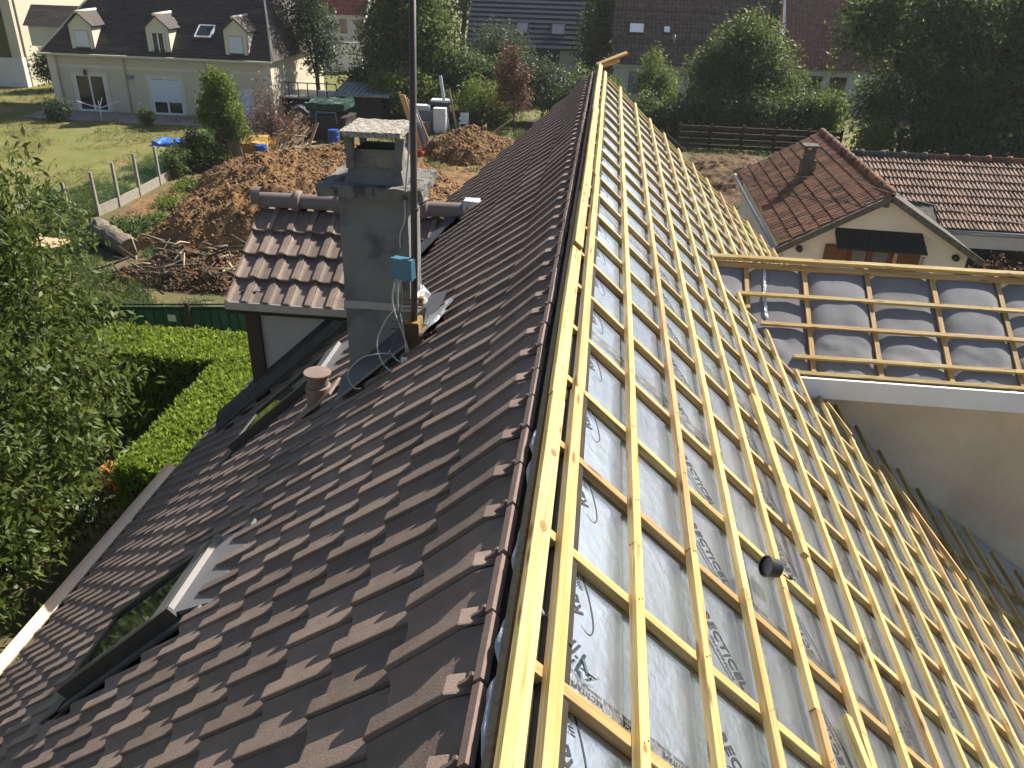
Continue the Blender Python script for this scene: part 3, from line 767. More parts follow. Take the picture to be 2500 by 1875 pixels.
# ------------------------------------------------------------------ skylights in the left slope
def skylight(s0, s1, y0, y1, opened):
    root = MB()
    def P(s, y, o): return LP(s, y, o)
    def b(mb, a0, a1, b0, b1, o0, o1):
        mb.hexa([P(a0, b0, o0), P(a1, b0, o0), P(a1, b1, o0), P(a0, b1, o0)], [P(a0, b0, o1), P(a1, b0, o1), P(a1, b1, o1), P(a0, b1, o1)])
    b(root, s0, s1, y0, y1, -.08, -.02)
    sk_ = mk('skylight', root, 'dark_metal', house)
    f = MB(); b(f, s0+.20, s1-.02, y0+.02, y0+.09, -.02, .062); mk('side_frame', f, 'dark_metal', sk_)
    f = MB(); b(f, s0+.20, s1-.02, y1-.09, y1-.02, -.02, .062); mk('side_frame', f, 'dark_metal', sk_)
    f = MB(); b(f, s1-.10, s1-.02, y0+.091, y1-.091, -.02, .050); mk('bottom_frame', f, 'dark_metal', sk_)
    f = MB(); b(f, s0+.32, s1-.10, y0+.092, y1-.092, .025, .040); mk('pane', f, 'glass', sk_)
    f = MB(); b(f, s0+.33, s1-.10, y0+.092, y0+.112, .041, .058); mk('glazing_bead', f, 'grey_metal', sk_)
    f = MB()
    f.hexa([P(s0-.16, y0+.02, -.08), P(s0+.12, y0+.02, -.05), P(s0+.12, y1-.02, -.05), P(s0-.16, y1-.02, -.08)], [P(s0-.16, y0+.02, -.06), P(s0+.115, y0+.02, .025), P(s0+.115, y1-.02, .025), P(s0-.16, y1-.02, -.06)])
    mk('top_cowl', f, 'cowl_metal', sk_)
    f = MB(); b(f, s0+.118, s0+.31, y0+.02, y1-.02, -.02, .066); mk('hood', f, 'cowl_metal', sk_)
    f = MB(); b(f, s0+.17, s0+.182, y0+.021, y1-.021, .0665, .069); mk('hood_seam', f, 'dark_metal', sk_)
    f = MB(); b(f, s0+.08, s0+.34, y0-.005, y0+.019, -.02, .072); mk('hood_end', f, 'dark_metal', sk_)
    for yy in (y0-.07, y1-.0):
        f = MB(); b(f, s0-.12, s1+.12, yy, yy+.07, -.055, -.030); mk('side_flashing', f, 'lead', sk_)
    f = MB(); b(f, s1, s1+.22, y0-.07, y1+.07, -.045, -.018); mk('apron_flashing', f, 'lead', sk_)
    return sk_
skylight(2.97, 4.36, 3.62, 4.42, False)
skylight(3.36, 4.98, 7.36, 8.18, False)

# ------------------------------------------------------------------ chimney
ch = MB(); ch.rough((-1.82, 6.0, 5.9), (-1.29, 6.42, 7.80), (7, 6, 22), .006, 5, 1)
chim = mk('chimney', ch, 'chimney_render', house)
bd = MB(); bd.rough((-1.832, 5.988, 6.865), (-1.285, 6.0+.002, 6.925), (12, 1, 2), .006, 14, 4); mk('mortar_band', bd, 'render_grey', chim)
bd = MB(); bd.rough((-1.29, 5.99, 6.865), (-1.278, 6.42, 6.925), (1, 8, 2), .005, 14, 5); mk('mortar_band', bd, 'render_grey', chim)
cr = MB(); cr.rough((-1.945, 5.90, 7.785), (-1.165, 6.55, 7.862), (26, 22, 4), .020, 11, 2); mk('crown_slab', cr, 'lichen_concrete', chim)
def frustum(x0, x1, y0, y1, z0, x2, x3, y2, y3, z1, mb):
    mb.hexa([(x0, y0, z0), (x1, y0, z0), (x1, y1, z0), (x0, y1, z0)], [(x2, y2, z1), (x3, y2, z1), (x3, y3, z1), (x2, y3, z1)]); return mb
mk('lower_cone', frustum(-1.775, -1.315, 6.02, 6.44, 7.855, -1.735, -1.350, 6.055, 6.41, 7.985, MB()), 'concrete', chim)
col = MB()
frustum(-1.745, -1.335, 6.035, 6.425, 7.986, -1.700, -1.375, 6.09, 6.375, 8.10, col)
mk('flue_collar', col, 'concrete_warm', chim)
mk('flue_opening', MB().b2((-1.685, 6.105, 8.06), (-1.39, 6.36, 8.104)), 'hedge_core', chim)
for (x, y) in ((-1.735, 6.02), (-1.375, 6.02), (-1.735, 6.40), (-1.375, 6.40)):
    lg = MB(); d = .05; x2 = x+(-.012 if x < -1.5 else .012)
    frustum(x, x+.045, y, y+.04, 7.99, x2-.01, x2+.06, y-.006, y+.05, 8.206, lg); mk('cap_leg', lg, 'concrete', chim)
    ft = MB(); ft.rough((x-.008, y-.008, 7.975), (x+.052, y+.05, 8.035), (2, 2, 2), .006, 20, x); mk('leg_foot', ft, 'concrete', chim)
cs = MB(); cs.rough((-1.775, 5.985, 8.205), (-1.325, 6.50, 8.245), (26, 26, 3), .007, 24, 3); mk('cap_slab', cs, 'aggregate', chim)
# flashing around the base
def LS(x, y, h): return SKP(x, y, h)
fa = MB(); fa.hexa([LS(-1.90, 5.80, .005), LS(-1.16, 5.80, .005), LS(-1.16, 5.994, .005), LS(-1.90, 5.994, .005)], [LS(-1.90, 5.80, .02), LS(-1.16, 5.80, .02), LS(-1.16, 5.994, .15), LS(-1.90, 5.994, .15)])
mk('front_flashing', fa, 'lead', chim)
mk('flashing_edge', MB().bar(LS(-1.90, 5.785, .022), LS(-1.16, 5.785, .022), .012, .016), 'grey_metal', chim)
fb = MB(); fb.hexa([LS(-1.286, 5.97, -.02), LS(-1.10, 5.97, .0), LS(-1.10, 6.6, .0), LS(-1.286, 6.6, -.02)], [LS(-1.286, 5.97, .10), LS(-1.10, 5.97, .012), LS(-1.10, 6.6, .012), LS(-1.286, 6.6, .10)])
mk('back_flashing', fb, 'lead', chim)
# ragged silver foil sheet up the slope beside the mast
rf = MB(); n = 9; vv = []
for i in range(n+1):
    for j in range(5):
        x = -1.30+.34*i/n+.03*math.sin(j*2.3+i); y = 5.70+.09*j+.02*math.sin(i*1.9+j*2); 
        vv.append(LS(x, y+.05*math.sin(i*.9), .02+.03*abs(math.sin(i*1.3+j*1.7))))
rf.add(vv, [(i*5+j, (i+1)*5+j, (i+1)*5+j+1, i*5+j+1) for i in range(n) for j in range(4)])
mk('foil_flashing', rf, 'silver_flash', chim)
rf = MB(); vv = []
for i in range(6):
    for j in range(4): vv.append((-1.27+.025*i+.008*math.sin(j*3+i), 5.86+.07*j, 6.95+.03*i*0+.10*math.sin(i*.6)+.03*abs(math.sin(i*2.1+j*1.3))))
rf.add(vv, [(i*4+j, (i+1)*4+j, (i+1)*4+j+1, i*4+j+1) for i in range(5) for j in range(3)]); mk('foil_flashing', rf, 'silver_flash', chim)

# ------------------------------------------------------------------ vent pipe
vp_ = LP(3.06, 6.44, 0); vz = Vector((0, 0, 1))
vb = MB(); vb.lathe(vp_+Vector((0, 0, -.08)), [(.115, 0), (.115, .15), (.108, .17)], 24); vb.smooth = True
vent = mk('vent_pipe', vb, 'vent_clay', house)
q = MB(); q.lathe(vp_+Vector((0, 0, .05)), [(.092, 0), (.098, .205)], 24, cap=False); q.smooth = True; mk('pipe_body', q, 'vent_clay', vent)
q = MB(); q.lathe(vp_+Vector((0, 0, .05)), [(.108, .02), (.116, .045), (.112, .085), (.094, .095)], 24); mk('pipe_collar', q, 'vent_clay', vent)
q = MB(); q.lathe(vp_+Vector((0, 0, .25)), [(.098, -.012), (.122, 0), (.125, .016), (.118, .024), (.02, .027)], 28); mk('pipe_cap', q, 'vent_clay', vent)
q = MB(); n = 8
q.hexa([LP(2.84, 6.27, -.01), LP(3.34, 6.27, -.01), LP(3.34, 6.62, -.01), LP(2.84, 6.62, -.01)], [LP(2.86, 6.30, .012), LP(3.30, 6.30, .012), LP(3.30, 6.60, .012), LP(2.86, 6.60, .012)]); mk('vent_base', q, 'tile', vent)

# ------------------------------------------------------------------ antenna mast, junction box, cables
mast = thing('antenna_mast', (-1.21, 5.75, 6.72), 'tall brown steel antenna mast strapped to the chimney', 'mast')
mt = MB(); mt.tube([(-1.212, 5.76, 6.86), (-1.195, 5.76, 7.4), (-1.145, 5.76, 9.7)], [.025, .025, .022], 14); mk('pole', mt, 'mast_brown', mast)
mt = MB(); mt.lathe((-1.183, 5.76, 7.755), [(.029, 0), (.029, .02)], 14); mk('strap', mt, 'rust', mast)
mt = MB(); mt.tube([(-1.16, 5.80, 7.79), (-1.09, 5.95, 7.80), (-1.03, 6.02, 7.775)], .006, 6); mk('strap_end', mt, 'rust', mast)
bk = MB()
bk.b2((-1.275, 5.70, 6.66), (-1.182, 5.712, 6.885)); bk.b2((-1.182, 5.70, 6.66), (-1.170, 5.86, 6.885)); bk.b2((-1.275, 5.712, 6.66), (-1.265, 5.86, 6.885))
br = mk('bracket', bk, 'rust', mast)
mk('bracket_plate', MB().b2((-1.276, 5.701, 6.886), (-1.168, 5.865, 6.898)), 'ochre_steel', mast)
mk('bracket_side', MB().b2((-1.1695, 5.705, 6.66), (-1.165, 5.86, 6.884)), 'ochre_steel', mast)
for z in (6.84, 6.80):
    t_ = MB(); t_.tube([(-1.40, 5.80+(.02 if z > 6.82 else -.03), z+.012), (-1.08, 5.80+(.02 if z > 6.82 else -.03), z-.006)], .0055, 6); mk('bolt', t_, 'rust', mast)
for z in (7.06, 7.02, 6.99):
    t_ = MB(); t_.tube([(-1.30, 5.76, z), (-1.13, 5.77, z+.01)], .005, 6); mk('clamp_bolt', t_, 'rust', mast)
mk('clamp_plate', MB().b2((-1.185, 5.80, 7.0), (-1.15, 5.84, 7.07)), 'ochre_steel', mast)
jb = thing('junction_box', (-1.28, 5.74, 7.2), 'blue plastic junction box fixed to the mast in front of the chimney', 'box')
def rotbox(mb, c, d, az):
    X = Vector((math.cos(az), math.sin(az), 0)); Y = Vector((-math.sin(az), math.cos(az), 0)); mb.box(c, d, (X, Y, Vector((0, 0, 1)))); return mb
az = R(-16); c = Vector((-1.275, 5.72, 7.325)); X_ = Vector((math.cos(az), math.sin(az), 0)); Y_ = Vector((-math.sin(az), math.cos(az), 0))
mk('box_body', rotbox(MB(), c+Y_*.022, (.165, .050, .152), az), 'blue_plastic', jb)
mk('box_lid', rotbox(MB(), c-Y_*.017, (.172, .024, .160), az), 'blue_plastic', jb)
mk('box_label', rotbox(MB(), c+Y_*.022+X_*.05+Vector((0, 0, .0765)), (.05, .036, .001), az), 'shutter_grey', jb)
for dx in (-.05, -.02, .01):
    t_ = MB(); t_.lathe(c+X_*dx+Vector((0, 0, -.098)), [(.008, 0), (.008, .022)], 8); mk('cable_gland', t_, 'cable_white', jb)
mk('mounting_plate', MB().b2((-1.41, 5.975, 7.03), (-1.345, 5.986, 7.19)), 'grey_metal', jb)
def spline(pts, n=10):
    P = [Vector(p) for p in pts]; P = [P[0]*2-P[1]]+P+[P[-1]*2-P[-2]]; out = []
    for i in range(1, len(P)-2):
        for k in range(n):
            t = k/n; a, b, c, d = P[i-1:i+3]
            out.append(.5*((2*b)+(c-a)*t+(2*a-5*b+4*c-d)*t*t+(3*b-a-3*c+d)*t**3))
    return out+[P[-2]]
def cable(name, pts, r, mat, label):
    t_ = MB(); t_.tube(spline(pts), r, 7); return mk(name, t_, mat, None, label, 'cable')
cable('cable', [(-1.345, 5.73, 7.22), (-1.365, 5.72, 7.08), (-1.345, 5.71, 6.96), (-1.285, 5.68, 6.82), (-1.235, 5.64, 6.66), (-1.27, 5.60, 6.545), (-1.37, 5.60, 6.53), (-1.45, 5.63, 6.60), (-1.49, 5.68, 6.73), (-1.44, 5.74, 6.87), (-1.37, 5.80, 6.965)], .0058, 'cable_white', 'white cable from the blue box looping widely over the tiles')
cable('cable', [(-1.315, 5.73, 7.22), (-1.325, 5.72, 7.05), (-1.30, 5.71, 6.92), (-1.275, 5.69, 6.80), (-1.26, 5.66, 6.66), (-1.27, 5.64, 6.60), (-1.33, 5.65, 6.60), (-1.40, 5.69, 6.66)], .0058, 'cable_white', 'white cable hanging close to the mast from the blue box')
cable('cable', [(-1.285, 5.73, 7.22), (-1.305, 5.71, 7.02), (-1.36, 5.66, 6.72), (-1.46, 5.58, 6.49), (-1.56, 5.52, 6.40)], .005, 'cable_brown', 'dull brown cable running straight down onto the tiles')
cable('cable', [(-1.36, 5.72, 6.62), (-1.48, 5.70, 6.62), (-1.62, 5.68, 6.58), (-1.74, 5.68, 6.44), (-1.70, 5.66, 6.33), (-1.62, 5.62, 6.34)], .005, 'cable_white', 'thin pale cable lying in a loop at the chimney foot')
cable('cable', [(-1.352, 5.98, 7.395), (-1.35, 5.985, 7.50), (-1.31, 5.985, 7.62), (-1.30, 5.96, 7.78), (-1.27, 5.88, 7.90), (-1.21, 5.80, 8.3), (-1.165, 5.79, 9.0), (-1.115, 5.775, 9.7)], .0065, 'cable_white', 'pale cable climbing from the chimney face up along the mast')
mk('cable_tag', MB().box((-1.262, 5.60, 6.62), (.05, .006, .07)), 'white_pvc', None, 'small white plastic tag on the cable by the mast foot', 'tag')

# ------------------------------------------------------------------ black cup on the battens
P = RP(1.405, 3.20, .0); up = (NR*.25+Vector((-.85, -.22, .10))).normalized(); U1 = up.orthogonal().normalized(); U2 = up.cross(U1)
cup = thing('plastic_pot', P, 'small black round plastic pot lying on the wooden battens', 'pot')
q = MB(); c = P+NR*.028; q.lathe(c, [(.030, -.034), (.042, -.032), (.047, .030), (.052, .032), (.052, .040), (.046, .040), (.044, .030), (.01, .029)], 24, (U1, U2, up)); q.smooth = False; mk('pot_body', q, 'black_plastic', cup)
q = MB(); q.tube(spline([c-up*.03+DR*.045, c-up*.035+DR*.075, c-up*.055+DR*.078, c-up*.058+DR*.048]), .004, 6); mk('pot_handle', q, 'black_plastic', cup)

# ------------------------------------------------------------------ right wing with its low roof
pw = math.atan2(.72, 1.22); DW = Vector((0, -math.cos(pw), -math.sin(pw))); NW = Vector((0, -math.sin(pw), math.cos(pw)))
WY, WZ = 8.79, 6.55
def WP(x, s, off=0): return Vector((x, WY, WZ))+DW*s+NW*off
XE = 9.5
wing = thing('roof_wing', (6, 8.8, 0), 'low side wing of the house with grey membrane under open battens and a white fascia', 'house wing')
wd_ = MB(); wd_.hexa([WP(1.30, 0, -.16), WP(2.35, 1.42, -.16), WP(XE, 1.42, -.16), WP(XE, 0, -.16)], [WP(1.30, 0, -.115), WP(2.35, 1.42, -.115), WP(XE, 1.42, -.115), WP(XE, 0, -.115)])
wd_.hexa([(1.30, WY, WZ-.2), (XE, WY, WZ-.2), (XE, WY+1.3, WZ-.92), (2.4, WY+1.3, WZ-.92)], [(1.30, WY, WZ-.1), (XE, WY, WZ-.1), (XE, WY+1.3, WZ-.82), (2.4, WY+1.3, WZ-.82)])
mk('roof_deck', wd_, 'deck', wing)
wl = MB(); wl.b2((1.6, 7.95, 0), (XE, 8.10, 5.62)); mk('wall', wl, 'render_beige', wing)
ups = [1.115, 1.76, 2.37, 3.02, 3.69, 4.35, 5.0, 5.65, 6.3, 6.95, 7.6, 8.25, 8.9, XE]
def xmin(s): return 1.42+s*.57            # valley line on the wing plane
for a, b in zip(ups[:-1], ups[1:]):
    nx, ny = 16, 54; vv = []; ss = np.linspace(0.02, 1.46, ny)
    for s in ss:
        for i in range(nx+1):
            u = i/nx; x = a+(b-a)*u
            h = (.036+.020*math.sin(a*7.3)*math.sin(a*2.1)+.010*math.sin(s*4+a*5))*(1-(2*u-1)**4)+.006*mnoise.noise(Vector((x*5, s*7, a)))*(1 if s < .9 else 2.0)+.0035*abs(mnoise.noise(Vector((x*9+s*6, s*3-x*4, a))))
            if s > 1.0: h += .007*mnoise.noise(Vector((x*16, s*9, 2)))
            vv.append(WP(max(x, xmin(s)-.12), s, -.080+h))
    V = np.array([tuple(p) for p in vv]); F = [(j*(nx+1)+i, j*(nx+1)+i+1, (j+1)*(nx+1)+i+1, (j+1)*(nx+1)+i) for j in range(ny-1) for i in range(nx)]
    npmesh('roof_membrane', V, F, 'membrane', wing, sm=True)
for x in ups[1:-1]:
    s0 = .0; s1 = 1.44
    if x < 2.3: s1 = min(1.44, (x-1.42)/.57+.30)
    if x < 1.8: s1 = .64
    beam('upright_batten', WP(x, s0, -.062+.012), WP(x, s1, -.062+.012), .048, .030, NW, 'wood_orange', wing, .001)
for (s, x0, w_, mt_) in ((.475, 1.66, .042, 'wood'), (.845, 1.87, .042, 'wood_orange'), (1.232, 2.18, .042, 'wood'), (1.425, 2.20, .040, 'wood')):
    x = x0
    for L_ in (2.1+rnd.random(), 4.0, 4.0):
        x1 = min(x+L_, XE)
        if x1 > x: beam('batten', WP(x, s, -.017), WP(x1-.003, s, -.017), w_, .034, NW, mt_, wing, .0015)
        x = x1
beam('ridge_board', WP(1.40, .012, .012), WP(5.9, .012, .012), .045, .055, NW, 'wood', wing, .001)
beam('ridge_board', WP(5.903, .012, .012), WP(XE, .012, .012), .045, .055, NW, 'wood', wing)
beam('batten', WP(1.42, .085, -.016), WP(5.2, .085, -.016), .06, .036, NW, 'wood_orange', wing, .001)
beam('batten', WP(5.203, .085, -.016), WP(XE, .085, -.016), .06, .036, NW, 'wood_orange', wing)
mk('fascia', MB().b2((2.22, 7.50, 5.585), (XE, 7.53, 5.795)), 'white_pvc', wing)
mk('soffit', MB().b2((2.3, 7.531, 5.60), (XE, 7.949, 5.62)), 'white_pvc', wing)
for (x, s0, s1) in ((1.93, .10, .75), (3.86, .1, 1.4)):
    vv = [WP(x+dx*.03+.006*math.sin(s*9), s, -.040+.004*math.sin(s*31+dx)) for s in np.linspace(s0, s1, 16) for dx in (0, 1)]
    q = MB(); q.add(vv, [(2*i, 2*i+1, 2*i+3, 2*i+2) for i in range(15)]); mk('membrane_tape', q, 'clear_tape', wing)
sc_ = MB(); vv, ff = arcstrip(0, 0, .05, .16, 60, 290, .004); sc_.add([tuple(WP(2.66+p[0], .72+p[1], -.040)) for p in vv], ff)
vv, ff = arcstrip(0, 0, .02, .07, -60, 160, .003); sc_.add([tuple(WP(2.63+p[0], .44+p[1], -.040)) for p in vv], ff); mk('printed_mark', sc_, 'deck', wing)

# ------------------------------------------------------------------ foliage tools
def leaves(centres, n_per, spread, size, seed, up=.35, droop=0.0, aspect=.42, flat=1.0):
    r = np.random.default_rng(seed); C = np.repeat(np.asarray(centres), n_per, 0); N = len(C)
    off = r.normal(0, 1, (N, 3))*spread; off[:, 2] *= flat
    P = C+off
    d = r.normal(0, 1, (N, 3)); d[:, 2] -= droop; d /= np.linalg.norm(d, axis=1)[:, None]
    nrm = r.normal(0, 1, (N, 3)); nrm[:, 2] += up*3; 
    side = np.cross(d, nrm); side /= (np.linalg.norm(side, axis=1)[:, None]+1e-9)
    nn = np.cross(side, d)
    L = size*r.uniform(.65, 1.25, N)[:, None]; Wd = L*aspect*.5
    mid = P+d*L*.45+nn*L*.06
    V = np.stack([P, mid+side*Wd, P+d*L, mid-side*Wd], 1).reshape(-1, 3)
    F = np.arange(N*4).reshape(-1, 4)
    return V, F
def blob_points(blobs, n, seed, outer=.38, rough=.16):
    r = np.random.default_rng(seed); out = []
    vol = np.array([b[3]*b[4]*b[5] for b in blobs])**.75; vol = vol/vol.sum()
    for b, k in zip(blobs, r.multinomial(n, vol)):
        d = r.normal(0, 1, (k, 3)); d /= np.linalg.norm(d, axis=1)[:, None]
        rad = r.random(k)**outer
        lump = 1+rough*np.sin(d[:, 0]*7+b[0])*np.sin(d[:, 1]*6+b[1])+rough*.8*np.sin(d[:, 2]*9+d[:, 0]*5)+r.normal(0, rough*.35, k)
        out.append(np.array(b[:3])+d*(rad*lump)[:, None]*np.array(b[3:6]))
    P = np.concatenate(out); return P[P[:, 2] > .08]
def tree(name, base, blobs, mat, label, n_cl=500, n_per=26, spread=.22, size=.2, seed=1, group='', trunk_r=.14, bark='bark', top=None, droop=0., up=.35, cat='tree', limbs=7, outer=.38, rough=.16, aspect=.5):
    t = thing(name, base, label, cat, group or None)
    pts = blob_points(blobs, n_cl, seed, outer, rough)
    V, F = leaves(pts, n_per, spread, size, seed+5, up, droop, aspect)
    V[:, 2] = np.maximum(V[:, 2], .02)
    npmesh('crown' if cat == 'tree' else 'foliage', V, F, mat, t)
    r = random.Random(seed); mb = MB(); b = Vector(base); ctr = Vector(np.average(np.array([x[:3] for x in blobs]), axis=0, weights=[x[3] for x in blobs]))
    tp = Vector(top) if top else Vector((ctr.x, ctr.y, max(x[2]+x[5]*.5 for x in blobs)))
    path = [b.lerp(tp, k/6)+Vector((r.uniform(-1, 1), r.uniform(-1, 1), 0))*trunk_r*.8*(0 if k == 0 else 1) for k in range(7)]
    mb.tube(path, [trunk_r*(1-.82*k/6) for k in range(7)], 8)
    for k in range(limbs):
        f = r.uniform(.25, .8); i = int(f*6); a = path[i]; e = Vector(pts[r.randrange(len(pts))]); m = a.lerp(e, .5)+Vector((r.uniform(-.2, .2), r.uniform(-.2, .2), .15*(e-a).length*.5))
        rr = trunk_r*(1-.8*f)*.6; mb.tube([a, m, e], [rr, rr*.6, rr*.2], 6)
    mk('trunk' if cat == 'tree' else 'stems', mb, bark, t)
    return t

# ------------------------------------------------------------------ hedge beside the house
def hedge_leaves(boxes, dens, size, seed, up=.9):
    r = np.random.default_rng(seed); C = []
    for lo, hi in boxes:
        lo = np.array(lo); hi = np.array(hi); d = hi-lo
        faces = [(2, 1, d[0]*d[1]), (0, 0, d[1]*d[2]), (0, 1, d[1]*d[2]), (1, 0, d[0]*d[2]), (1, 1, d[0]*d[2])]
        for ax, sd, ar in faces:
            k = int(ar*dens*(1 if ax == 2 else .55)); p = lo+r.random((k, 3))*d; p[:, ax] = (hi if sd else lo)[ax]+r.normal(0, .035, k)
            C.append(p)
    C = np.concatenate(C); N = len(C)
    d = r.normal(0, .55, (N, 3)); d[:, 2] += up; d /= np.linalg.norm(d, axis=1)[:, None]
    s = np.cross(d, r.normal(0, 1, (N, 3))); s /= np.linalg.norm(s, axis=1)[:, None]; L = size*r.uniform(.6, 1.3, N)[:, None]
    hz = fbm(C[:, 0]*1.6, C[:, 1]*1.6, 3, 3)[:, None]; P = C-d*L*.35; P[:, 2:3] += (hz-.45)*.16
    V = np.stack([P, P+d*L*.5+s*L*.2, P+d*L, P+d*L*.5-s*L*.2], 1).reshape(-1, 3)
    return V, np.arange(N*4).reshape(-1, 4)
hg = thing('hedge', (-6.6, 12, 0), 'bright green clipped hedge in an L shape below the eave', 'hedge')
hb = [((-13.0, 14.15, .0), (-5.9, 15.5, 1.97)), ((-7.18, 10.3, .0), (-5.9, 14.2, 1.97))]
core = MB()
for lo, hi in hb: core.b2((lo[0]+.09, lo[1]+.09, .0), (hi[0]-.09, hi[1]-.09, hi[2]-.09))
mk('hedge_core', core, 'hedge_core', hg)
V, F = hedge_leaves(hb, 2600, .105, 3); npmesh('foliage', V, F, 'leaf_hedge', hg)

# cherry tree close on the left
r_ = np.random.default_rng(21)
cb = [(-9.6, 12.6, 2.6, 1.3, 1.3, 1.2), (-8.9, 11.0, 2.3, 1.25, 1.3, 1.2), (-8.6, 9.6, 2.1, 1.05, 1.3, 1.2), (-10.6, 13.2, 3.4, 1.6, 1.5, 1.3), (-10.2, 11.0, 3.2, 1.5, 1.6, 1.4), (-10.0, 13.0, 5.5, .75, .8, .8), (-10.0, 12.4, 4.5, .85, .9, .8), (-8.75, 12.55, 2.25, .75, .7, .5), (-8.0, 10.6, 2.5, .5, .5, .5), (-9.5, 8.2, 2.2, 1.2, 1.3, 1.3), (-8.5, 9.0, 1.5, 1.1, 1.2, 1.1), (-8.3, 7.4, 1.4, 1.0, 1.2, 1.1), (-8.2, 10.6, 1.2, .8, .9, .8)]
tree('cherry_tree', (-10.6, 11.2, 0), cb, 'leaf_cherry', 'leafy cherry tree with drooping leaves left of the hedge', 2100, 14, .14, .18, 31, trunk_r=.16, top=(-10.3, 11.4, 4.2), droop=.9, up=.5, limbs=26, outer=.30, aspect=.34, rough=.24)

# green garden screen fence behind the hedge
gf = thing('screen_fence', (-10.5, 17.7, 0), 'green screened garden fence with dark bars behind the hedge', 'fence')
A_, B_ = Vector((-13.4, 17.0, 0)), Vector((-5.6, 18.35, 0)); dv = (B_-A_).normalized(); Lf = (B_-A_).length
npan = 4
for k in range(npan):
    a = A_+dv*(Lf*k/npan+.03); b = A_+dv*(Lf*(k+1)/npan-.03)
    mk('screen_panel', MB().bar(a+Vector((0, 0, .85)), b+Vector((0, 0, .85)), .012, 1.42), 'green_mesh', gf)
    for z in (1.50, 1.63): mk('rail', MB().bar(a+Vector((0, -.025, z)), b+Vector((0, -.025, z)), .03, .03), 'dark_green_steel', gf)
    m = 9
    for i in range(m):
        p = a.lerp(b, (i+.2)/m); p2 = a.lerp(b, (i+.75)/m)
        q = MB(); q.tube([p+Vector((0, -.03, .1)), p+Vector((0, -.03, 1.5))], .008, 5); mk('bar', q, 'dark_green_steel', gf)
        q = MB(); q.tube([p2+Vector((0, -.03, .1)), p+Vector((0, -.03, 1.5))], .008, 5); mk('bar', q, 'dark_green_steel', gf)
for k in range(npan+1):
    p = A_+dv*(Lf*k/npan); mk('post', MB().b2((p.x-.05, p.y-.09, 0), (p.x+.05, p.y+.0, 1.68)), 'post_brown', gf)
mk('notice', MB().box(A_+dv*3.55+Vector((0, -.05, 1.28)), (.2, .01, .17)), 'shutter_grey', gf)

# ------------------------------------------------------------------ spoil heaps
def inside_dist(px, py, poly):
    d = np.full(px.shape, 1e9); ins = np.zeros(px.shape, bool); n = len(poly)
    for i in range(n):
        x0, y0 = poly[i]; x1, y1 = poly[(i+1) % n]; ex, ey = x1-x0, y1-y0
        t = np.clip(((px-x0)*ex+(py-y0)*ey)/(ex*ex+ey*ey), 0, 1); d = np.minimum(d, np.hypot(px-x0-t*ex, py-y0-t*ey))
        c = ((y0 > py) != (y1 > py)) & (px < (x1-x0)*(py-y0)/(y1-y0+1e-12)+x0); ins ^= c
    return np.where(ins, d, -d)
def heap(name, poly, hmax, slope, res, label, mat, seed, cat='soil heap', rough=.34, clods=0):
    P = np.array(poly); x0, y0 = P.min(0)-.3; x1, y1 = P.max(0)+.3
    nx = int((x1-x0)/res); ny = int((y1-y0)/res); X, Y = np.meshgrid(np.linspace(x0, x1, nx), np.linspace(y0, y1, ny))
    d = inside_dist(X+(fbm(X*.9, Y*.9, 3, seed)-.5)*1.2, Y+(fbm(X*.9+9, Y*.9, 3, seed+4)-.5)*1.2, poly)
    h = hmax*(1-np.exp(-np.maximum(d, 0)*slope/hmax)); 
    cl = np.abs(fbm(X*2.3, Y*2.3, 5, seed+9)-.5)*2; cl2 = np.abs(fbm(X*7, Y*7, 3, seed+19)-.45)*2
    h = h*(1+.30*(fbm(X*.45, Y*.45, 3, seed+2)-.5)*2)+np.minimum(np.maximum(d, 0)*.6, 1)*((fbm(X*1.8, Y*1.8, 4, seed+5)-.5)*rough*1.5+(cl-.3)*rough*.5+cl2*rough*.30+(fbm(X*11, Y*11, 2, seed+30)-.5)*rough*.55)
    h = np.where(d < -.05, -.05, h+.01)
    V = np.stack([X.ravel(), Y.ravel(), h.ravel()], 1); idx = np.arange(nx*ny).reshape(ny, nx)
    F = np.stack([idx[:-1, :-1], idx[:-1, 1:], idx[1:, 1:], idx[1:, :-1]], -1).reshape(-1, 4)
    keep = (V[F][:, :, 2] > -.04).any(1)
    o = npmesh(name, V, F[keep], mat, None, label, cat)
    if clods:
        r = np.random.default_rng(seed+77); ok = np.flatnonzero((d > .05).ravel()); ii = r.choice(ok, clods); C = V[ii]; Rr = r.gamma(1.3, .017, clods)+.012
        th = r.normal(0, 1, (clods, 6, 3))*.28; oct_ = np.array([(1, 0, 0), (-1, 0, 0), (0, 1, 0), (0, -1, 0), (0, 0, 1), (0, 0, -1)], float)
        Vc = (C[:, None, :]+(oct_[None]+th)*Rr[:, None, None]).reshape(-1, 3)
        T8 = np.array([(0, 2, 4), (2, 1, 4), (1, 3, 4), (3, 0, 4), (2, 0, 5), (1, 2, 5), (3, 1, 5), (0, 3, 5)]); Fc = (T8[None]+6*np.arange(clods)[:, None, None]).reshape(-1, 3)
        npmesh('clods', Vc, Fc, mat, o, kind='stuff')
    return o, (X, Y, h)
heap('soil_heap', [(-15.7, 25.9), (-15.5, 29), (-16.6, 32), (-16.9, 35.2), (-14.5, 36.8), (-11.5, 38.4), (-7.5, 38.0), (-5, 33), (-5, 26), (-9.5, 24.2), (-13.2, 24.3)], 2.05, 1.3, .055, 'long heap of freshly dug orange brown soil behind the tiled dormer', 'soil', 3, rough=.26, clods=20000)
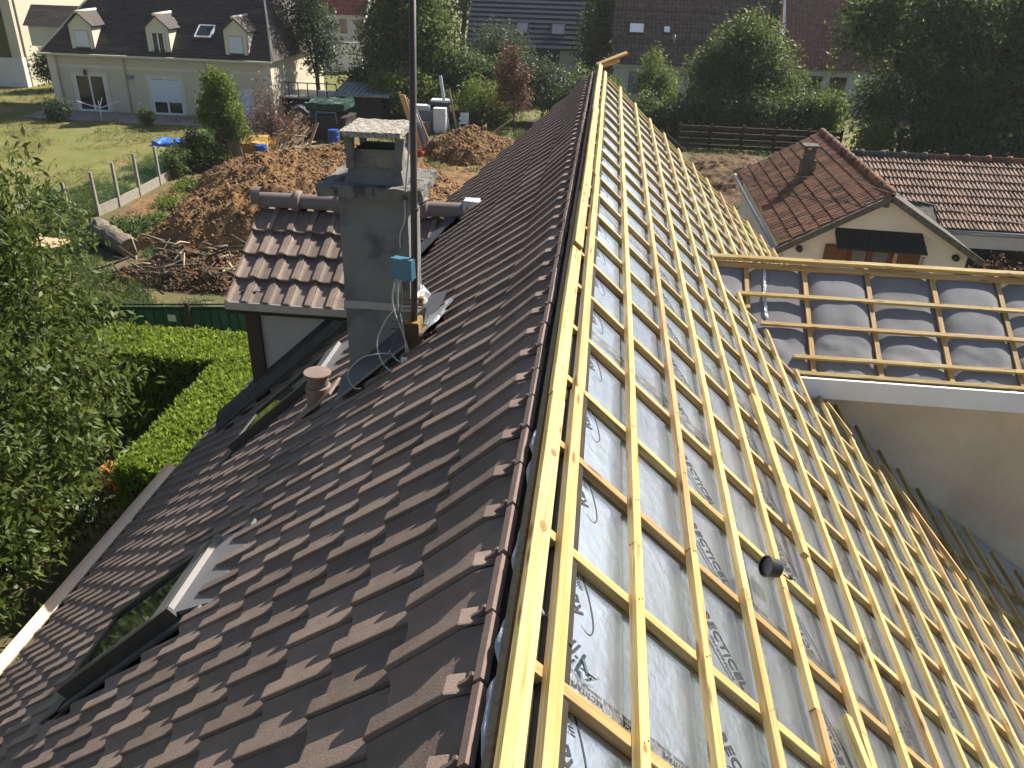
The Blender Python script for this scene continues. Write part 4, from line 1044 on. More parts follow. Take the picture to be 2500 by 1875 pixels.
heap('soil_heap', [(-9.4, 41.9), (-8.4, 44.6), (-6.4, 45.3), (-4.3, 44.2), (-3.7, 41.5), (-6.0, 39.6), (-8.2, 40.0)], 2.0, 1.0, .06, 'cone shaped heap of brown soil to the right of the mast', 'soil', 8, rough=.22, clods=6000)
heap('dirt_ground', [(-13, 37.5), (-13, 40.6), (-10, 42), (-9, 47), (-3, 47), (-1, 38), (-4, 35), (-8, 36.5)], .12, .3, .14, None, 'soil', 12, None, .22)
bpy.data.objects['dirt_ground']['kind'] = 'structure'; 
heap('dirt_patch', [(3.6, 36.5), (3.2, 41.5), (5.0, 45), (8.5, 45.0), (9.5, 41), (7.5, 36.5), (5, 34)], .55, .5, .10, None, 'soil_dark', 15, None, .5)
bpy.data.objects['dirt_patch']['kind'] = 'structure'
heap('dirt_path', [(-18.2, 28.5), (-18.2, 34), (-16.9, 34), (-16.2, 29), (-16.5, 27.5)], .05, .3, .12, None, 'soil', 18, None, .06)
bpy.data.objects['dirt_path']['kind'] = 'structure'
# brush pile: roots, splintered branches
bp_ = heap('brush_pile', [(-14.9, 23.4), (-14.2, 25.0), (-11.0, 25.0), (-9.6, 23.4), (-11.0, 22.2), (-13.6, 22.2)], .75, .8, .08, 'heap of uprooted roots and splintered branches below the soil heap', 'soil_dark', 22, 'brush pile', .5, 9000)[0]
for k in range(85):
    x, y = rnd.uniform(-14.2, -10.2), rnd.uniform(22.3, 24.6); a = rnd.uniform(0, 6.28); L_ = rnd.uniform(.4, 1.5); z = rnd.uniform(.35, .9)
    t_ = MB(); r0 = rnd.uniform(.012, .05); p = Vector((x, y, z)); e = p+Vector((math.cos(a)*L_, math.sin(a)*L_*.6, rnd.uniform(-.5, .35)))
    e.z = max(e.z, .05); t_.tube([p, p.lerp(e, .5)+Vector((0, 0, rnd.uniform(-.08, .12))), e], [r0, r0*.8, r0*.4], 5); mk('branch', t_, rnd.choice(['bark', 'bark_pale', 'pale_wood', 'bark_pale']), bp_)
# log, stump, sawn log
lg = thing('log', (-16.2, 25.6, 0), 'thick felled tree log with rough bark lying beside the brush pile', 'log')
t_ = MB(); n = 9; pth = [Vector((-17.1, 26.35, .42)).lerp(Vector((-15.1, 24.9, .30)), k/n)+Vector((0, 0, .02*math.sin(k*2))) for k in range(n+1)]
t_.tube(pth, [.36, .39, .36, .38, .35, .37, .34, .36, .33, .34], 18)
t_.v = [tuple(Vector(p)+mnoise.noise_vector(Vector(p)*4)*.05+mnoise.noise_vector(Vector(p)*13)*.02) for p in t_.v]; t_.smooth = False; mk('bark', t_, 'bark_pale', lg)
dlog = (pth[0]-pth[1]).normalized(); U1 = dlog.orthogonal().normalized(); t_ = MB(); t_.lathe(pth[0], [(.33, -.01), (.33, .012)], 18, (U1, dlog.cross(U1), dlog)); mk('cut_end', t_, 'pale_wood', lg)
st = thing('stump_table', (-17.5, 24.2, 0), 'tree stump with a flat board on top by the left tree', 'stump')
t_ = MB(); t_.tube([(-17.5, 24.2, 0), (-17.48, 24.2, .3), (-17.5, 24.22, .52)], [.36, .30, .31], 14); mk('stump', t_, 'bark_pale', st)
t_ = MB(); t_.rough((-18.1, 23.75, .525), (-16.95, 24.7, .575), (8, 6, 1), .03, 3, 2); mk('board', t_, 'pale_wood', st)
lg = thing('log', (-18.9, 27.9, 0), 'short sawn log with orange cut end at the start of the fence', 'log')
t_ = MB(); t_.tube([(-19.9, 28.3, .32), (-19.2, 28.0, .33), (-18.6, 27.7, .32)], [.30, .31, .29], 14); mk('bark', t_, 'bark_pale', lg)
dl2 = Vector((.9, -.42, 0)).normalized(); U1 = Vector((0, 0, 1)); t_ = MB(); t_.lathe((-18.6, 27.7, .32), [(.27, -.01), (.26, .014)], 18, (U1, dl2.cross(U1), dl2)); mk('cut_end', t_, 'cut_wood', lg)

# ------------------------------------------------------------------ lawn fence
fe = thing('garden_fence', (-18.6, 33, 0), 'concrete post fence with green wire mesh and low concrete panels along the lawn', 'fence')
posts = [(-19.9, 26.6), (-19.2, 28.1), (-18.62, 29.0), (-18.5, 30.3), (-18.5, 31.9), (-18.55, 33.7), (-18.7, 35.8), (-18.95, 38.4), (-19.1, 41.0), (-19.2, 43.5)]
hts = [1.5, 1.45, 1.66, 1.72, 1.72, 1.64, 1.5, 1.4, 1.4, 1.35]
for (x, y), h in zip(posts, hts):
    q = MB(); frustum(x-.06, x+.06, y-.06, y+.06, 0, x-.045, x+.045, y-.045, y+.045, h, q); mk('post', q, 'fence_concrete', fe)
for k, ((a, b), (c, d)) in enumerate(zip(posts[:-1], posts[1:])):
    if 2 <= k <= 6: mk('base_panel', MB().bar((a, b, .19), (c, d, .19), .05, .38), 'fence_concrete', fe)
    q = MB(); P0, P1 = Vector((a, b, 0)), Vector((c, d, 0)); L_ = (P1-P0).length; nv = int(L_/.075)
    for i in range(nv+1):
        p = P0.lerp(P1, i/nv); q.quad(p+Vector((0, -.003, .38)), p+Vector((0, .003, .38)), p+Vector((0, .003, 1.32)), p+Vector((0, -.003, 1.32)))
    for i in range(10):
        z = .42+i*.1; q.quad(P0+Vector((0, 0, z-.002)), P1+Vector((0, 0, z-.002)), P1+Vector((0, 0, z+.002)), P0+Vector((0, 0, z+.002)))
    mk('wire_mesh', q, 'wire_green', fe)

# ------------------------------------------------------------------ cream house across the lawn
fh = thing('cream_house', (-25.8, 53, 0), 'long cream house with brown hipped roof and three white dormers across the lawn', 'house')
FY = 48.72; X0, X1 = -32.5, -19.05
mk('wall', MB().b2((X0, FY, 0), (X1, 58.2, 3.30)), 'cream', fh)
for x in (X0-.03, X1-.42): mk('quoin', MB().b2((x, FY-.03, 0), (x+.45, FY+.4, 3.2)), 'cream_light', fh)
mk('string_course', MB().b2((X0, FY-.035, 2.52), (X1, FY, 2.68)), 'cream_light', fh)
e0, e1 = FY-.32, 58.5; xa, xb = X0-.3, X1+.3; hz = (e1-e0)/2; rz = 3.28+hz*1.02; ym = (e0+e1)/2
rf_ = MB()
A0, A1, A2, A3 = (xa, e0, 3.28), (xb, e0, 3.28), (xb, e1, 3.28), (xa, e1, 3.28); T0, T1 = (xa+hz*.75, ym, rz), (xb-hz*.42, ym, rz)
rf_.add([A0, A1, A2, A3, T0, T1], [(0, 1, 5, 4), (1, 2, 5), (2, 3, 4, 5), (3, 0, 4), (3, 2, 1, 0)])
M('roof_plain', (.092, .074, .064), (.062, .050, .044), 9, .8, .5, 22, stretch=(.35, 1, 1), c3=(.12, .088, .07), s3=2.0)
rfo = mk('roof', rf_, 'roof_plain', fh)
# courses of plain tiles as thin raised lines on the front slope
cu_ = MB(); nd = Vector((0, -1.02, 1)).normalized()
for k in range(1, 46):
    t = k/46; p = Vector(A0).lerp(Vector(T0), t); q_ = Vector(A1).lerp(Vector(T1), t)
    cu_.quad(p, q_, q_+nd*.028+Vector((0, -.01, 0)), p+nd*.028+Vector((0, -.01, 0)))
    p2 = Vector(A0).lerp(Vector(T0), t+.8/46); q2 = Vector(A1).lerp(Vector(T1), t+.8/46)
    cu_.quad(p+nd*.028, q_+nd*.028, q2+nd*.004, p2+nd*.004)
mk('tile_courses', cu_, 'roof_plain', rfo, kind='stuff')
for a, b in ((A0, T0), (A1, T1)): 
    q = MB(); q.tube([Vector(a), Vector(b)], .07, 6); mk('hip_tile', q, 'cream_light', rfo)
mk('gutter', MB().bar((xa, e0-.05, 3.26), (xb, e0-.05, 3.26), .12, .10), 'cream_light', fh)
for x in (-32.0, -27.86, -22.9): q = MB(); q.tube([(x, e0-.02, 3.2), (x+.02, FY-.06, 3.0), (x+.02, FY-.06, 0)], .045, 8); mk('downpipe', q, 'cream', fh)
def dormer_far(x0, x1, shutter):
    xm = (x0+x1)/2; zb, ze, zt = 3.12, 4.85, 5.42
    b = MB(); yb = lambda z: e0+(z-3.28)/1.02
    b.hexa([(x0, FY-.06, zb), (x1, FY-.06, zb), (x1, FY-.06, ze), (xm, FY-.06, zt), (x0, FY-.06, ze)], [(x0, yb(zb)+.3, zb), (x1, yb(zb)+.3, zb), (x1, yb(ze)+.2, ze), (xm, yb(zt)+.2, zt), (x0, yb(ze)+.2, ze)])
    d = mk('dormer', b, 'cream_light', fh)
    for sx in (-1, 1):
        xe = xm+sx*((x1-x0)/2+.14); zz = ze-.10
        P = [Vector((xm, FY-.2, zt+.06)), Vector((xe, FY-.2, zz)), Vector((xe, yb(zz)+.3, zz)), Vector((xm, yb(zt)+.4, zt+.06))]
        n_ = Vector((sx*.55, 0, .83)); q = MB(); q.hexa(P, [p+n_*.07 for p in P]); mk('dormer_roof', q, 'roof_plain', d)
    q = MB(); q.tube([(xm, FY-.22, zt+.12), (xm, yb(zt)+.4, zt+.12)], .085, 8); mk('ridge', q, 'cream_light', d)
    mk('window_opening', MB().b2((x0+.26, FY-.068, zb+.12), (x1-.26, FY-.061, 4.55)), 'win_dark', d)
    if shutter: mk('roller_shutter', MB().b2((x0+.28, FY-.09, zb+.50), (x1-.28, FY-.07, 4.53)), 'shutter_grey', d)
    else:
        for x in (x0+.28, xm-.04, x1-.36): mk('window_frame', MB().b2((x, FY-.088, zb+.14), (x+.08, FY-.07, 4.53)), 'white_pvc', d)
    mk('sill', MB().b2((x0+.1, FY-.16, zb), (x1-.1, FY-.062, zb+.06)), 'cream_light', d)
    rl = MB(); 
    for z in (zb+.14, zb+.52): rl.b2((x0+.24, FY-.15, z), (x1-.24, FY-.13, z+.025))
    for k in range(9): x = x0+.26+(x1-x0-.54)*k/8; rl.b2((x, FY-.147, zb+.16), (x+.018, FY-.133, zb+.52))
    mk('railing', rl, 'dark_metal', d)
dormer_far(-30.78, -29.40, True); dormer_far(-26.15, -24.80, False); dormer_far(-21.55, -20.20, True)
def bigwin(x0, x1, z0, z1, shut):
    b = MB(); b.b2((x0-.2, FY-.04, z0-.02), (x0, FY, z1+.22)); b.b2((x1, FY-.04, z0-.02), (x1+.2, FY, z1+.22)); b.b2((x0, FY-.04, z1), (x1, FY, z1+.22))
    w = mk('window', b, 'cream_light', fh)
    mk('glass_pane', MB().b2((x0, FY-.012, z0), (x1, FY-.004, z1)), 'win_dark', w)
    fr = [(x0, x0+.09), ((x0+x1)/2-.05, (x0+x1)/2+.05), (x1-.09, x1)]
    for a, c in fr: mk('window_frame', MB().b2((a, FY-.05, z0+.1), (c, FY-.013, z1)), 'white_pvc', w)
    mk('window_sill', MB().b2((x0, FY-.10, z0-.02), (x1, FY-.013, z0+.1)), 'white_pvc', w)
    if shut: mk('roller_shutter', MB().b2((x0+.02, FY-.085, .78), (x1-.02, FY-.052, z1-.02)), 'shutter_grey', w)
bigwin(-31.05, -29.22, .07, 2.05, False); bigwin(-26.42, -24.56, .07, 2.05, True)
mk('door', MB().b2((-20.9, FY-.05, .06), (-20.2, FY-.002, 1.7)), 'shutter_grey', fh)
q = MB(); q.lathe((-30.3, FY-.12, 2.10), [(.04, 0), (.10, .06), (.08, .25), (.02, .36)], 8); mk('wall_lamp', q, 'dark_metal', fh)
mk('meter_box', MB().b2((-27.75, FY-.12, 2.0), (-27.4, FY-.001, 2.2)), 'grey_junk', fh)
yb_ = lambda z: e0+(z-3.28)/1.02
sv = MB(); Pz = [Vector((-23.55, yb_(4.25)-.22, 4.42)), Vector((-22.55, yb_(4.25)-.22, 4.42)), Vector((-22.55, yb_(4.95)+.02, 5.0)), Vector((-23.55, yb_(4.95)+.02, 5.0))]
sv.hexa([p-Vector((0, -.07, .07)) for p in Pz], Pz); so = mk('skylight', sv, 'shutter_grey', fh)
c_ = sum(Pz, Vector())/4; mk('skylight_pane', MB().add([c_+(p-c_)*.8+nd*.01 for p in Pz], [(0, 1, 2, 3)]), 'win_dark', so)
for (x, z) in ((-24.0, 6.9), (-23.2, 6.9)): q = MB(); q.lathe((x, yb_(z), z-.1), [(.1, 0), (.1, .35), (.14, .37)], 10); mk('roof_vent', q, 'roof_plain', rfo)
sd = MB(); sd.b2((-35.0, 51.2, 3.3), (-32.4, 53.4, 4.6)); 
sdo = mk('side_dormer', sd, 'cream_light', fh)
q = MB(); q.hexa([(-35.2, 51.0, 4.45), (-31.0, 51.0, 4.45), (-31.0, 53.6, 4.45), (-35.2, 53.6, 4.45)], [(-35.2, 52.25, 5.55), (-31.0, 52.25, 5.55), (-31.0, 52.35, 5.55), (-35.2, 52.35, 5.55)]); mk('side_dormer_roof', q, 'roof_plain', sdo)

# neighbouring cream building at the left edge
nb = thing('cream_building', (-45, 62, 0), 'tall cream building with a sunlit blank wall at the left edge', 'building')
mk('wall', MB().b2((-52, 56.5, 0), (-39.2, 74, 7.6)), 'cream', nb)
mk('pilaster', MB().b2((-40.0, 56.1, 1.9), (-39.3, 56.5, 6.2)), 'cream', nb)
mk('porch_recess', MB().b2((-46, 56.4, 1.9), (-40.1, 56.49, 6.0)), 'win_dark', nb)
mk('plinth', MB().b2((-52, 56.0, 0), (-39.25, 56.5, 1.9)), 'house_white', nb)
q = MB(); q.hexa([(-52.5, 55.6, 6.2), (-38.9, 55.6, 6.2), (-38.9, 56.4, 6.2), (-52.5, 56.4, 6.2)], [(-52.5, 56.0, 6.8), (-38.9, 56.0, 6.8), (-38.9, 56.4, 6.8), (-52.5, 56.4, 6.8)]); mk('porch_roof', q, 'roof_red', nb)
q = MB(); q.hexa([(-52.5, 56.2, 7.6), (-38.8, 56.2, 7.6), (-38.8, 74.4, 7.6), (-52.5, 74.4, 7.6)], [(-52.5, 65, 12), (-38.8, 65, 12), (-38.8, 65.1, 12), (-52.5, 65.1, 12)]); mk('roof', q, 'roof_red', nb)

# ------------------------------------------------------------------ roof with joined small tiles
def tile_field(name, O, U, Vd, N, nu, nv, w, g, mat, parent, h=.05, step=.045, prof=((0, .2), (.18, 1), (.42, 1), (.55, .1), (.98, 0))):
    O = np.array(O); U = np.array(U); Vd = np.array(Vd); N = np.array(N); u = np.array([(i+p)*w for i in range(nu) for p, _ in prof]); hh = np.array([k for i in range(nu) for _, k in prof])*h
    n = len(u); Vs = []; Fs = []; b = 0
    for r in range(nv):
        for (v, dz) in ((r*g, 0.0), ((r+1)*g, step), ((r+1)*g, step-.05)):
            Vs.append(O+u[:, None]*U+Vd*v+N*(hh+dz)[:, None])
        i = np.arange(n-1)
        for k in range(2): Fs.append(np.stack([b+k*n+i, b+k*n+i+1, b+(k+1)*n+i+1, b+(k+1)*n+i], 1)[:, ::-1])
        b += 3*n
    return npmesh(name, np.concatenate(Vs), np.concatenate(Fs), mat, parent, kind='stuff')
def slope_house(name, label, x0, x1, ye, ze, depth, rise, wallm, tilem, nu, nv, base=0.0, cat='house'):
    t = thing(name, ((x0+x1)/2, ye+depth/2, base), label, cat)
    mk('wall', MB().b2((x0+.25, ye+.3, base), (x1-.25, ye+depth-.3, ze+.05)), wallm, t)
    ym_ = ye+depth/2; zr = ze+rise
    gm = MB(); gm.hexa([(x0+.25, ye+.3, ze+.04), (x0+.25, ye+depth-.3, ze+.04), (x0+.25, ym_, zr-.2)], [(x1-.25, ye+.3, ze+.04), (x1-.25, ye+depth-.3, ze+.04), (x1-.25, ym_, zr-.2)]); mk('gable', gm, wallm, t)
    Vd = Vector((0, -(depth/2), -rise)); Ls = Vd.length; Vd = Vd/Ls; N_ = Vector((0, -rise, depth/2)).normalized()
    rb_ = MB(); rb_.hexa([(x0, ye, ze-.06), (x1, ye, ze-.06), (x1, ym_, zr-.06), (x0, ym_, zr-.06)], [(x0, ye, ze), (x1, ye, ze), (x1, ym_, zr), (x0, ym_, zr)])
    rb_.hexa([(x0, ym_+.001, zr-.06), (x1, ym_+.001, zr-.06), (x1, ye+depth, ze-.06), (x0, ye+depth, ze-.06)], [(x0, ym_+.001, zr), (x1, ym_+.001, zr), (x1, ye+depth, ze), (x0, ye+depth, ze)])
    ro = mk('roof', rb_, tilem, t)
    if nu: tile_field('tiles', Vector((x0, ym_, zr+.01)), Vector((1, 0, 0)), Vd, N_, nu, nv, (x1-x0)/nu, Ls/nv, tilem, ro)
    mk('gutter', MB().bar((x0, ye-.06, ze-.03), (x1, ye-.06, ze-.03), .12, .1), 'grey_metal', t)
    def at(x, v, o=0.): return Vector((x, ym_, zr))+Vd*v+N_*o
    return t, ro, at, Vd, N_, Ls
def roof_window(ro, at, x0, x1, v0, v1, o=.19):
    q = MB(); q.hexa([at(x0, v0, 0), at(x1, v0, 0), at(x1, v1, 0), at(x0, v1, 0)], [at(x0, v0, o), at(x1, v0, o), at(x1, v1, o), at(x0, v1, o)]); f = mk('skylight', q, 'dark_metal', ro)
    q = MB(); d = .10; q.quad(at(x0+d, v0+d, o+.006), at(x1-d, v0+d, o+.006), at(x1-d, v1-d, o+.006), at(x0+d, v1-d, o+.006)); mk('skylight_pane', q, 'shutter_grey', f)
# tiled house behind the shrubs
t, ro, at, Vd, N_, Ls = slope_house('tiled_house', 'white house with dark ribbed tile roof and two small roof windows at the top centre', .35, 10.6, 58.9, 2.72, 9.6, 4.9, 'house_white', 'tile_far', 40, 21)
roof_window(ro, at, 1.35, 2.45, 3.6, 4.5); roof_window(ro, at, 3.62, 4.18, 3.75, 4.4)
for x in (1.6, 5.6, 7.9): mk('shutter', MB().b2((x, 59.14, .9), (x+.55, 59.19, 2.3)), 'shutter_blue', t)
for x in (2.2, 6.2): mk('window', MB().b2((x, 59.15, .95), (x+.9, 59.19, 2.25)), 'win_dark', t)
q = MB(); q.tube([at(4.4, 5.0, 0), at(4.4, 5.0, 0)+Vector((0, 0, .5))], .09, 8); mk('roof_vent', q, 'grey_metal', ro)
# further tiled house
t, ro, at, Vd, N_, Ls = slope_house('tiled_house', 'white house with reddish ribbed tile roof beside the big tree', 12.0, 21.0, 61.2, 2.62, 7.0, 4.1, 'house_white', 'tile_far_red', 36, 16)
q = MB(); q.hexa([(11.86, 61.1, 2.55), (11.86, 64.7, 6.75), (11.86, 64.7, 6.95), (11.86, 61.1, 2.75)], [(12.0, 61.1, 2.55), (12.0, 64.7, 6.75), (12.0, 64.7, 6.95), (12.0, 61.1, 2.75)]); mk('bargeboard', q, 'white_pvc', t)
q = MB(); q.tube([(12, 64.7, 6.78), (21, 64.7, 6.78)], .12, 8); mk('ridge', q, 'tile_far_red', ro)
mk('balcony', MB().b2((13.2, 59.6, -.0), (19, 61.4, .75)), 'house_white', t)
mk('balcony_rail', MB().b2((13.1, 59.5, .76), (19.1, 59.6, .90)), 'white_pvc', t)
for x in (13.6, 15.2): mk('window', MB().b2((x, 61.44, .95), (x+1.1, 61.49, 2.2)), 'glass', t)
# house with long dark horizontal slats
st_ = thing('slatted_house', (-6.2, 70, 0), 'modern house with dark roof of long horizontal slats at the top', 'house')
mk('wall', MB().b2((-10.3, 66.25, 0), (-2.05, 75, 2.8)), 'house_grey', st_)
mk('dark_panel', MB().b2((-6.6, 66.20, .3), (-3.45, 66.249, 2.7)), 'slate_dark', st_)
q = MB(); q.b2((-6.5, 66.15, .3), (-3.5, 66.199, 1.35)); mk('window', q, 'win_dark', st_)
q = MB(); q.hexa([(-10.5, 66, 2.72), (-1.9, 66, 2.72), (-1.9, 72.5, 9.2), (-10.5, 72.5, 9.2)], [(-10.5, 66, 2.80), (-1.9, 66, 2.80), (-1.9, 72.5, 9.28), (-10.5, 72.5, 9.28)])
ro = mk('roof', q, 'slate_dark', st_); Vs_ = Vector((0, 6.5, 6.48)).normalized(); Ns_ = Vector((0, -6.48, 6.5)).normalized()
for k in range(20):
    p = Vector((-6.2, 66, 2.80))+Vs_*(.1+k*.45); mk('slat', MB().box(p+Ns_*.07, (8.7, .24, .06), (Vector((1, 0, 0)), Vs_, Ns_)), 'slate_edge', ro)
for (x0, x1) in ((-4.25, -3.15), (-6.9, -5.9)):
    v0 = 1.15; P = lambda x, v, o: Vector((x, 66, 2.80))+Vs_*v+Ns_*o
    q = MB(); q.hexa([P(x0, v0, .02), P(x1, v0, .02), P(x1, v0+1.05, .02), P(x0, v0+1.05, .02)], [P(x0, v0, .16), P(x1, v0, .16), P(x1, v0+1.05, .16), P(x0, v0+1.05, .16)]); w = mk('skylight', q, 'slate_dark', ro)
    q = MB(); q.quad(P(x0+.1, v0+.1, .166), P(x1-.1, v0+.1, .166), P(x1-.1, v0+.95, .166), P(x0+.1, v0+.95, .166)); mk('skylight_pane', q, 'grey_junk', w)
# red roofed house far left of centre
t, ro, at, Vd, N_, Ls = slope_house('red_roof_house', 'white house with bright red tile roof between the two tall trees', -29, -20.4, 74.6, 3.95, 8, 4.0, 'house_white', 'roof_red', 36, 14)
for x in (-22.75, -21.35): mk('window', MB().b2((x, 74.83, 2.5), (x+.55, 74.89, 3.6)), 'win_dark', t)
mk('dark_gable', MB().hexa([(-20.3, 73.6, 3.4), (-16.5, 73.6, 3.4), (-18.4, 73.6, 6.6)], [(-20.3, 79, 3.4), (-16.5, 79, 3.4), (-18.4, 79, 6.6)]), 'roof_plain', t)
mk('annex_wall', MB().b2((-20.2, 73.9, 0), (-16.6, 78.5, 3.4)), 'house_white', t)
wl_ = thing('white_garden_wall', (-21, 70, 0), 'stepped white garden wall in front of the red roofed house', 'wall')
for (a, b, h) in ((-23, -21.9, 2.0), (-21.88, -21.3, 1.6), (-21.28, -19.6, 2.3)): mk('wall_panel', MB().b2((a, 70, 0), (b, 70.2, h)), 'white_pvc', wl_)

# ------------------------------------------------------------------ small red tiled house on the right
sh = thing('small_house', (7.2, 25, 0), 'small rendered house with weathered red tile roof and gable facing the wing', 'house')
gy_, bk_ = 21.0, 28.6; xl, xr, xm, ze, za = 4.95, 9.42, 7.19, 2.95, 4.36
q = MB(); q.b2((xl, gy_, 0), (xr, bk_, ze)); q.hexa([(xl, gy_, ze), (xr, gy_, ze), (xm, gy_, za-.12)], [(xl, bk_, ze), (xr, bk_, ze), (xm, bk_, za-.12)]); mk('wall', q, 'old_render', sh)
ang = math.atan2(za-ze, xm-4.78)
for sg in (-1, 1):
    Dv = Vector((sg*math.cos(ang), 0, -math.sin(ang))); Nv = Vector((sg*math.sin(ang), 0, math.cos(ang))); T = Vector((xm, 0, za)); L_ = 2.80
    P = [T+YY*(gy_-.22), T+YY*(gy_-.22)+Dv*L_, T+YY*(bk_+.2)+Dv*L_, T+YY*(bk_+.2)]
    if sg > 0: P = P[::-1]
    q = MB(); q.hexa([p-Nv*.08 for p in P], P); so_ = mk('roof_slope', q, 'mossy_stone', sh)
    if sg < 0:
        PT = [(0, .0), (.03, .03), (.07, .032), (.09, .005), (.125, .005), (.14, .028), (.175, .026), (.19, .0), (.222, -.002)]
        def small_tile(nm, mat, Lt, w):
            k = w/.224; vs_ = []; n = len(PT)
            for v, dz in ((0, .0), (-Lt, -.045)):
                for u, h in PT: vs_.append((u*k, v, h+dz))
            for u, h in PT: vs_.append((u*k, .0, h-.03))
            me = bpy.data.meshes.new(nm); me.from_pydata(vs_, [], [(i, i+1, n+i+1, n+i) for i in range(n-1)]+[(2*n+i, 2*n+i+1, i+1, i) for i in range(n-1)]); me.update(); me.materials.append(MATS[mat]); return me
        me_s = small_tile('old_tile', 'tile_old', .40, .238)
        nr = 8; gg = L_/nr; 
        for i in range(nr):
            for j in range(33):
                p = T+Dv*((i+1)*gg)+YY*(gy_-.20+j*.2385)+Nv*.05
                inst('tile', me_s, frame(p, YY, Dv, Nv) @ Matrix.Rotation(rnd.gauss(0, .012), 4, 'Z') @ Matrix.Rotation(rnd.gauss(0, .010), 4, 'X'), so_)
for k in range(17):
    y = gy_-.2+k*.455; q = MB(); q.tube([(xm, y, za+.03), (xm, y+.36, za+.035), (xm, y+.40, za+.05), (xm, y+.47, za+.05)], [.10, .105, .125, .12], 8); mk('ridge_tile', q, 'tile_old', sh)
for sg in (-1, 1):
    e = Vector((xm+sg*2.52, gy_-.22, za-2.52*math.tan(ang)-.07)); a = Vector((xm, gy_-.22, za-.05)); q = MB(); q.bar(a, e, .16, .15, (sg*math.sin(ang), 0, math.cos(ang))); mk('verge_stone', q, 'mossy_stone', sh)
q = MB(); q.tube([(xl-.28, gy_-.2, ze-.12), (xl-.28, bk_+.2, ze-.12)], .06, 8); mk('gutter', q, 'grey_metal', sh)
q = MB(); q.tube([(xl-.28, gy_-.1, ze-.15), (xl-.10, gy_-.08, ze-.5), (xl-.05, gy_-.08, 0)], .05, 8); mk('downpipe', q, 'dark_metal', sh)
q = MB(); q.tube([(xr+.25, gy_-.1, ze-.15), (xr+.06, gy_-.08, ze-.6), (xr+.05, gy_-.08, 0)], .05, 8); mk('downpipe', q, 'dark_metal', sh)
q = MB(); q.hexa([(6.08, gy_-.55, 3.06), (8.24, gy_-.55, 3.03), (8.20, gy_-.004, 3.30), (6.10, gy_-.004, 3.33)], [(6.08, gy_-.55, 3.10), (8.24, gy_-.55, 3.07), (8.20, gy_-.004, 3.42), (6.10, gy_-.004, 3.45)]); mk('window_canopy', q, 'canopy', sh)
wn = mk('window', MB().b2((6.52, gy_-.03, 1.7), (7.60, gy_-.004, 3.0)), 'win_dark', sh)
for x in (6.56, 7.10): mk('curtain', MB().b2((x+.02, gy_-.036, 1.75), (x+.40, gy_-.031, 2.95)), 'curtain', wn)
for x in (6.48, 6.98, 7.50): mk('window_frame', MB().b2((x, gy_-.06, 1.7), (x+.13, gy_-.037, 3.0)), 'red_wood', wn)
mk('window_frame', MB().b2((7.63, gy_-.06, 1.7), (7.72, gy_-.005, 3.0)), 'pale_wood', wn)
for (x0, x1) in ((5.92, 6.46), (7.74, 8.26)):
    s_ = mk('shutter', MB().b2((x0, gy_-.09, 1.65), (x1, gy_-.05, 3.02)), 'shutter_wood', sh)
    for i in range(5): xx = x0+(x1-x0)*i/5; mk('shutter_board', MB().b2((xx+.006, gy_-.104, 1.66), (xx+(x1-x0)/5-.006, gy_-.091, 3.01)), 'shutter_wood', s_)
    for z in (1.95, 2.72): mk('shutter_brace', MB().b2((x0+.02, gy_-.125, z), (x1-.02, gy_-.105, z+.09)), 'shutter_wood', s_)
for x in (5.3, 9.12): q = MB(); q.lathe((x, gy_-.03, 2.86), [(.0, -.12), (.075, -.11), (.085, .02), (.05, .03)], 10, (Vector((1, 0, 0)), Vector((0, 0, 1)), Vector((0, 1, 0)))); mk('wall_lamp', q, 'dark_metal', sh)
mk('purlin_end', MB().b2((xm-.09, gy_-.12, za-.32), (xm+.02, gy_-.003, za-.16)), 'mossy_stone', sh)
q = MB(); q.lathe((8.30, gy_-.2, 1.9), [(.03, 0), (.03, .95), (.05, .97)], 8); mk('drain_pipe', q, 'grey_metal', sh)
cm = MB(); cm.rough((5.94, 25.0, 3.5), (6.32, 25.38, 4.22), (3, 3, 5), .012, 6, 2); co_ = mk('chimney', cm, 'mossy_stone', sh)
mk('chimney_neck', MB().b2((5.99, 25.05, 4.221), (6.27, 25.33, 4.46)), 'mossy_stone', co_)
for (x, y) in ((5.97, 25.06), (6.22, 25.06), (5.97, 25.31), (6.22, 25.31)): mk('cap_leg', MB().b2((x, y, 4.461), (x+.06, y+.06, 4.58)), 'mossy_stone', co_)
q = MB(); q.rough((5.90, 24.98, 4.581), (6.34, 25.42, 4.63), (4, 4, 1), .012, 9, 5); mk('cap_slab', q, 'mossy_stone', co_)
# long low roof behind it
lr = thing('long_outbuilding', (12, 25, 0), 'long low outbuilding with weathered pinkish tile roof at the right edge', 'outbuilding')
ry, rz_, ey, ez = 26.0, 4.25, 23.1, 2.97; Dv = Vector((0, ey-ry, ez-rz_)); L_ = Dv.length; Dv = Dv/L_; Nv = Vector((0, Dv.z, -Dv.y)); 
if Nv.z < 0: Nv = -Nv
q = MB(); P = [Vector((7.25, ry, rz_)), Vector((7.25, ey, ez)), Vector((17, ey, ez)), Vector((17, ry, rz_))]; q.hexa([p-Nv*.08 for p in P], P)
P = [Vector((17, ry+.001, rz_)), Vector((17, ry+2.8, ez)), Vector((7.25, ry+2.8, ez)), Vector((7.25, ry+.001, rz_))]; q.hexa([p-Vector((0, 0, .08)) for p in P], P); so_ = mk('roof_slope', q, 'mossy_stone', lr)
me_p = small_tile('pale_tile', 'tile_old_pale', .40, .238); nr = 9; gg = L_/nr; cnt = 0
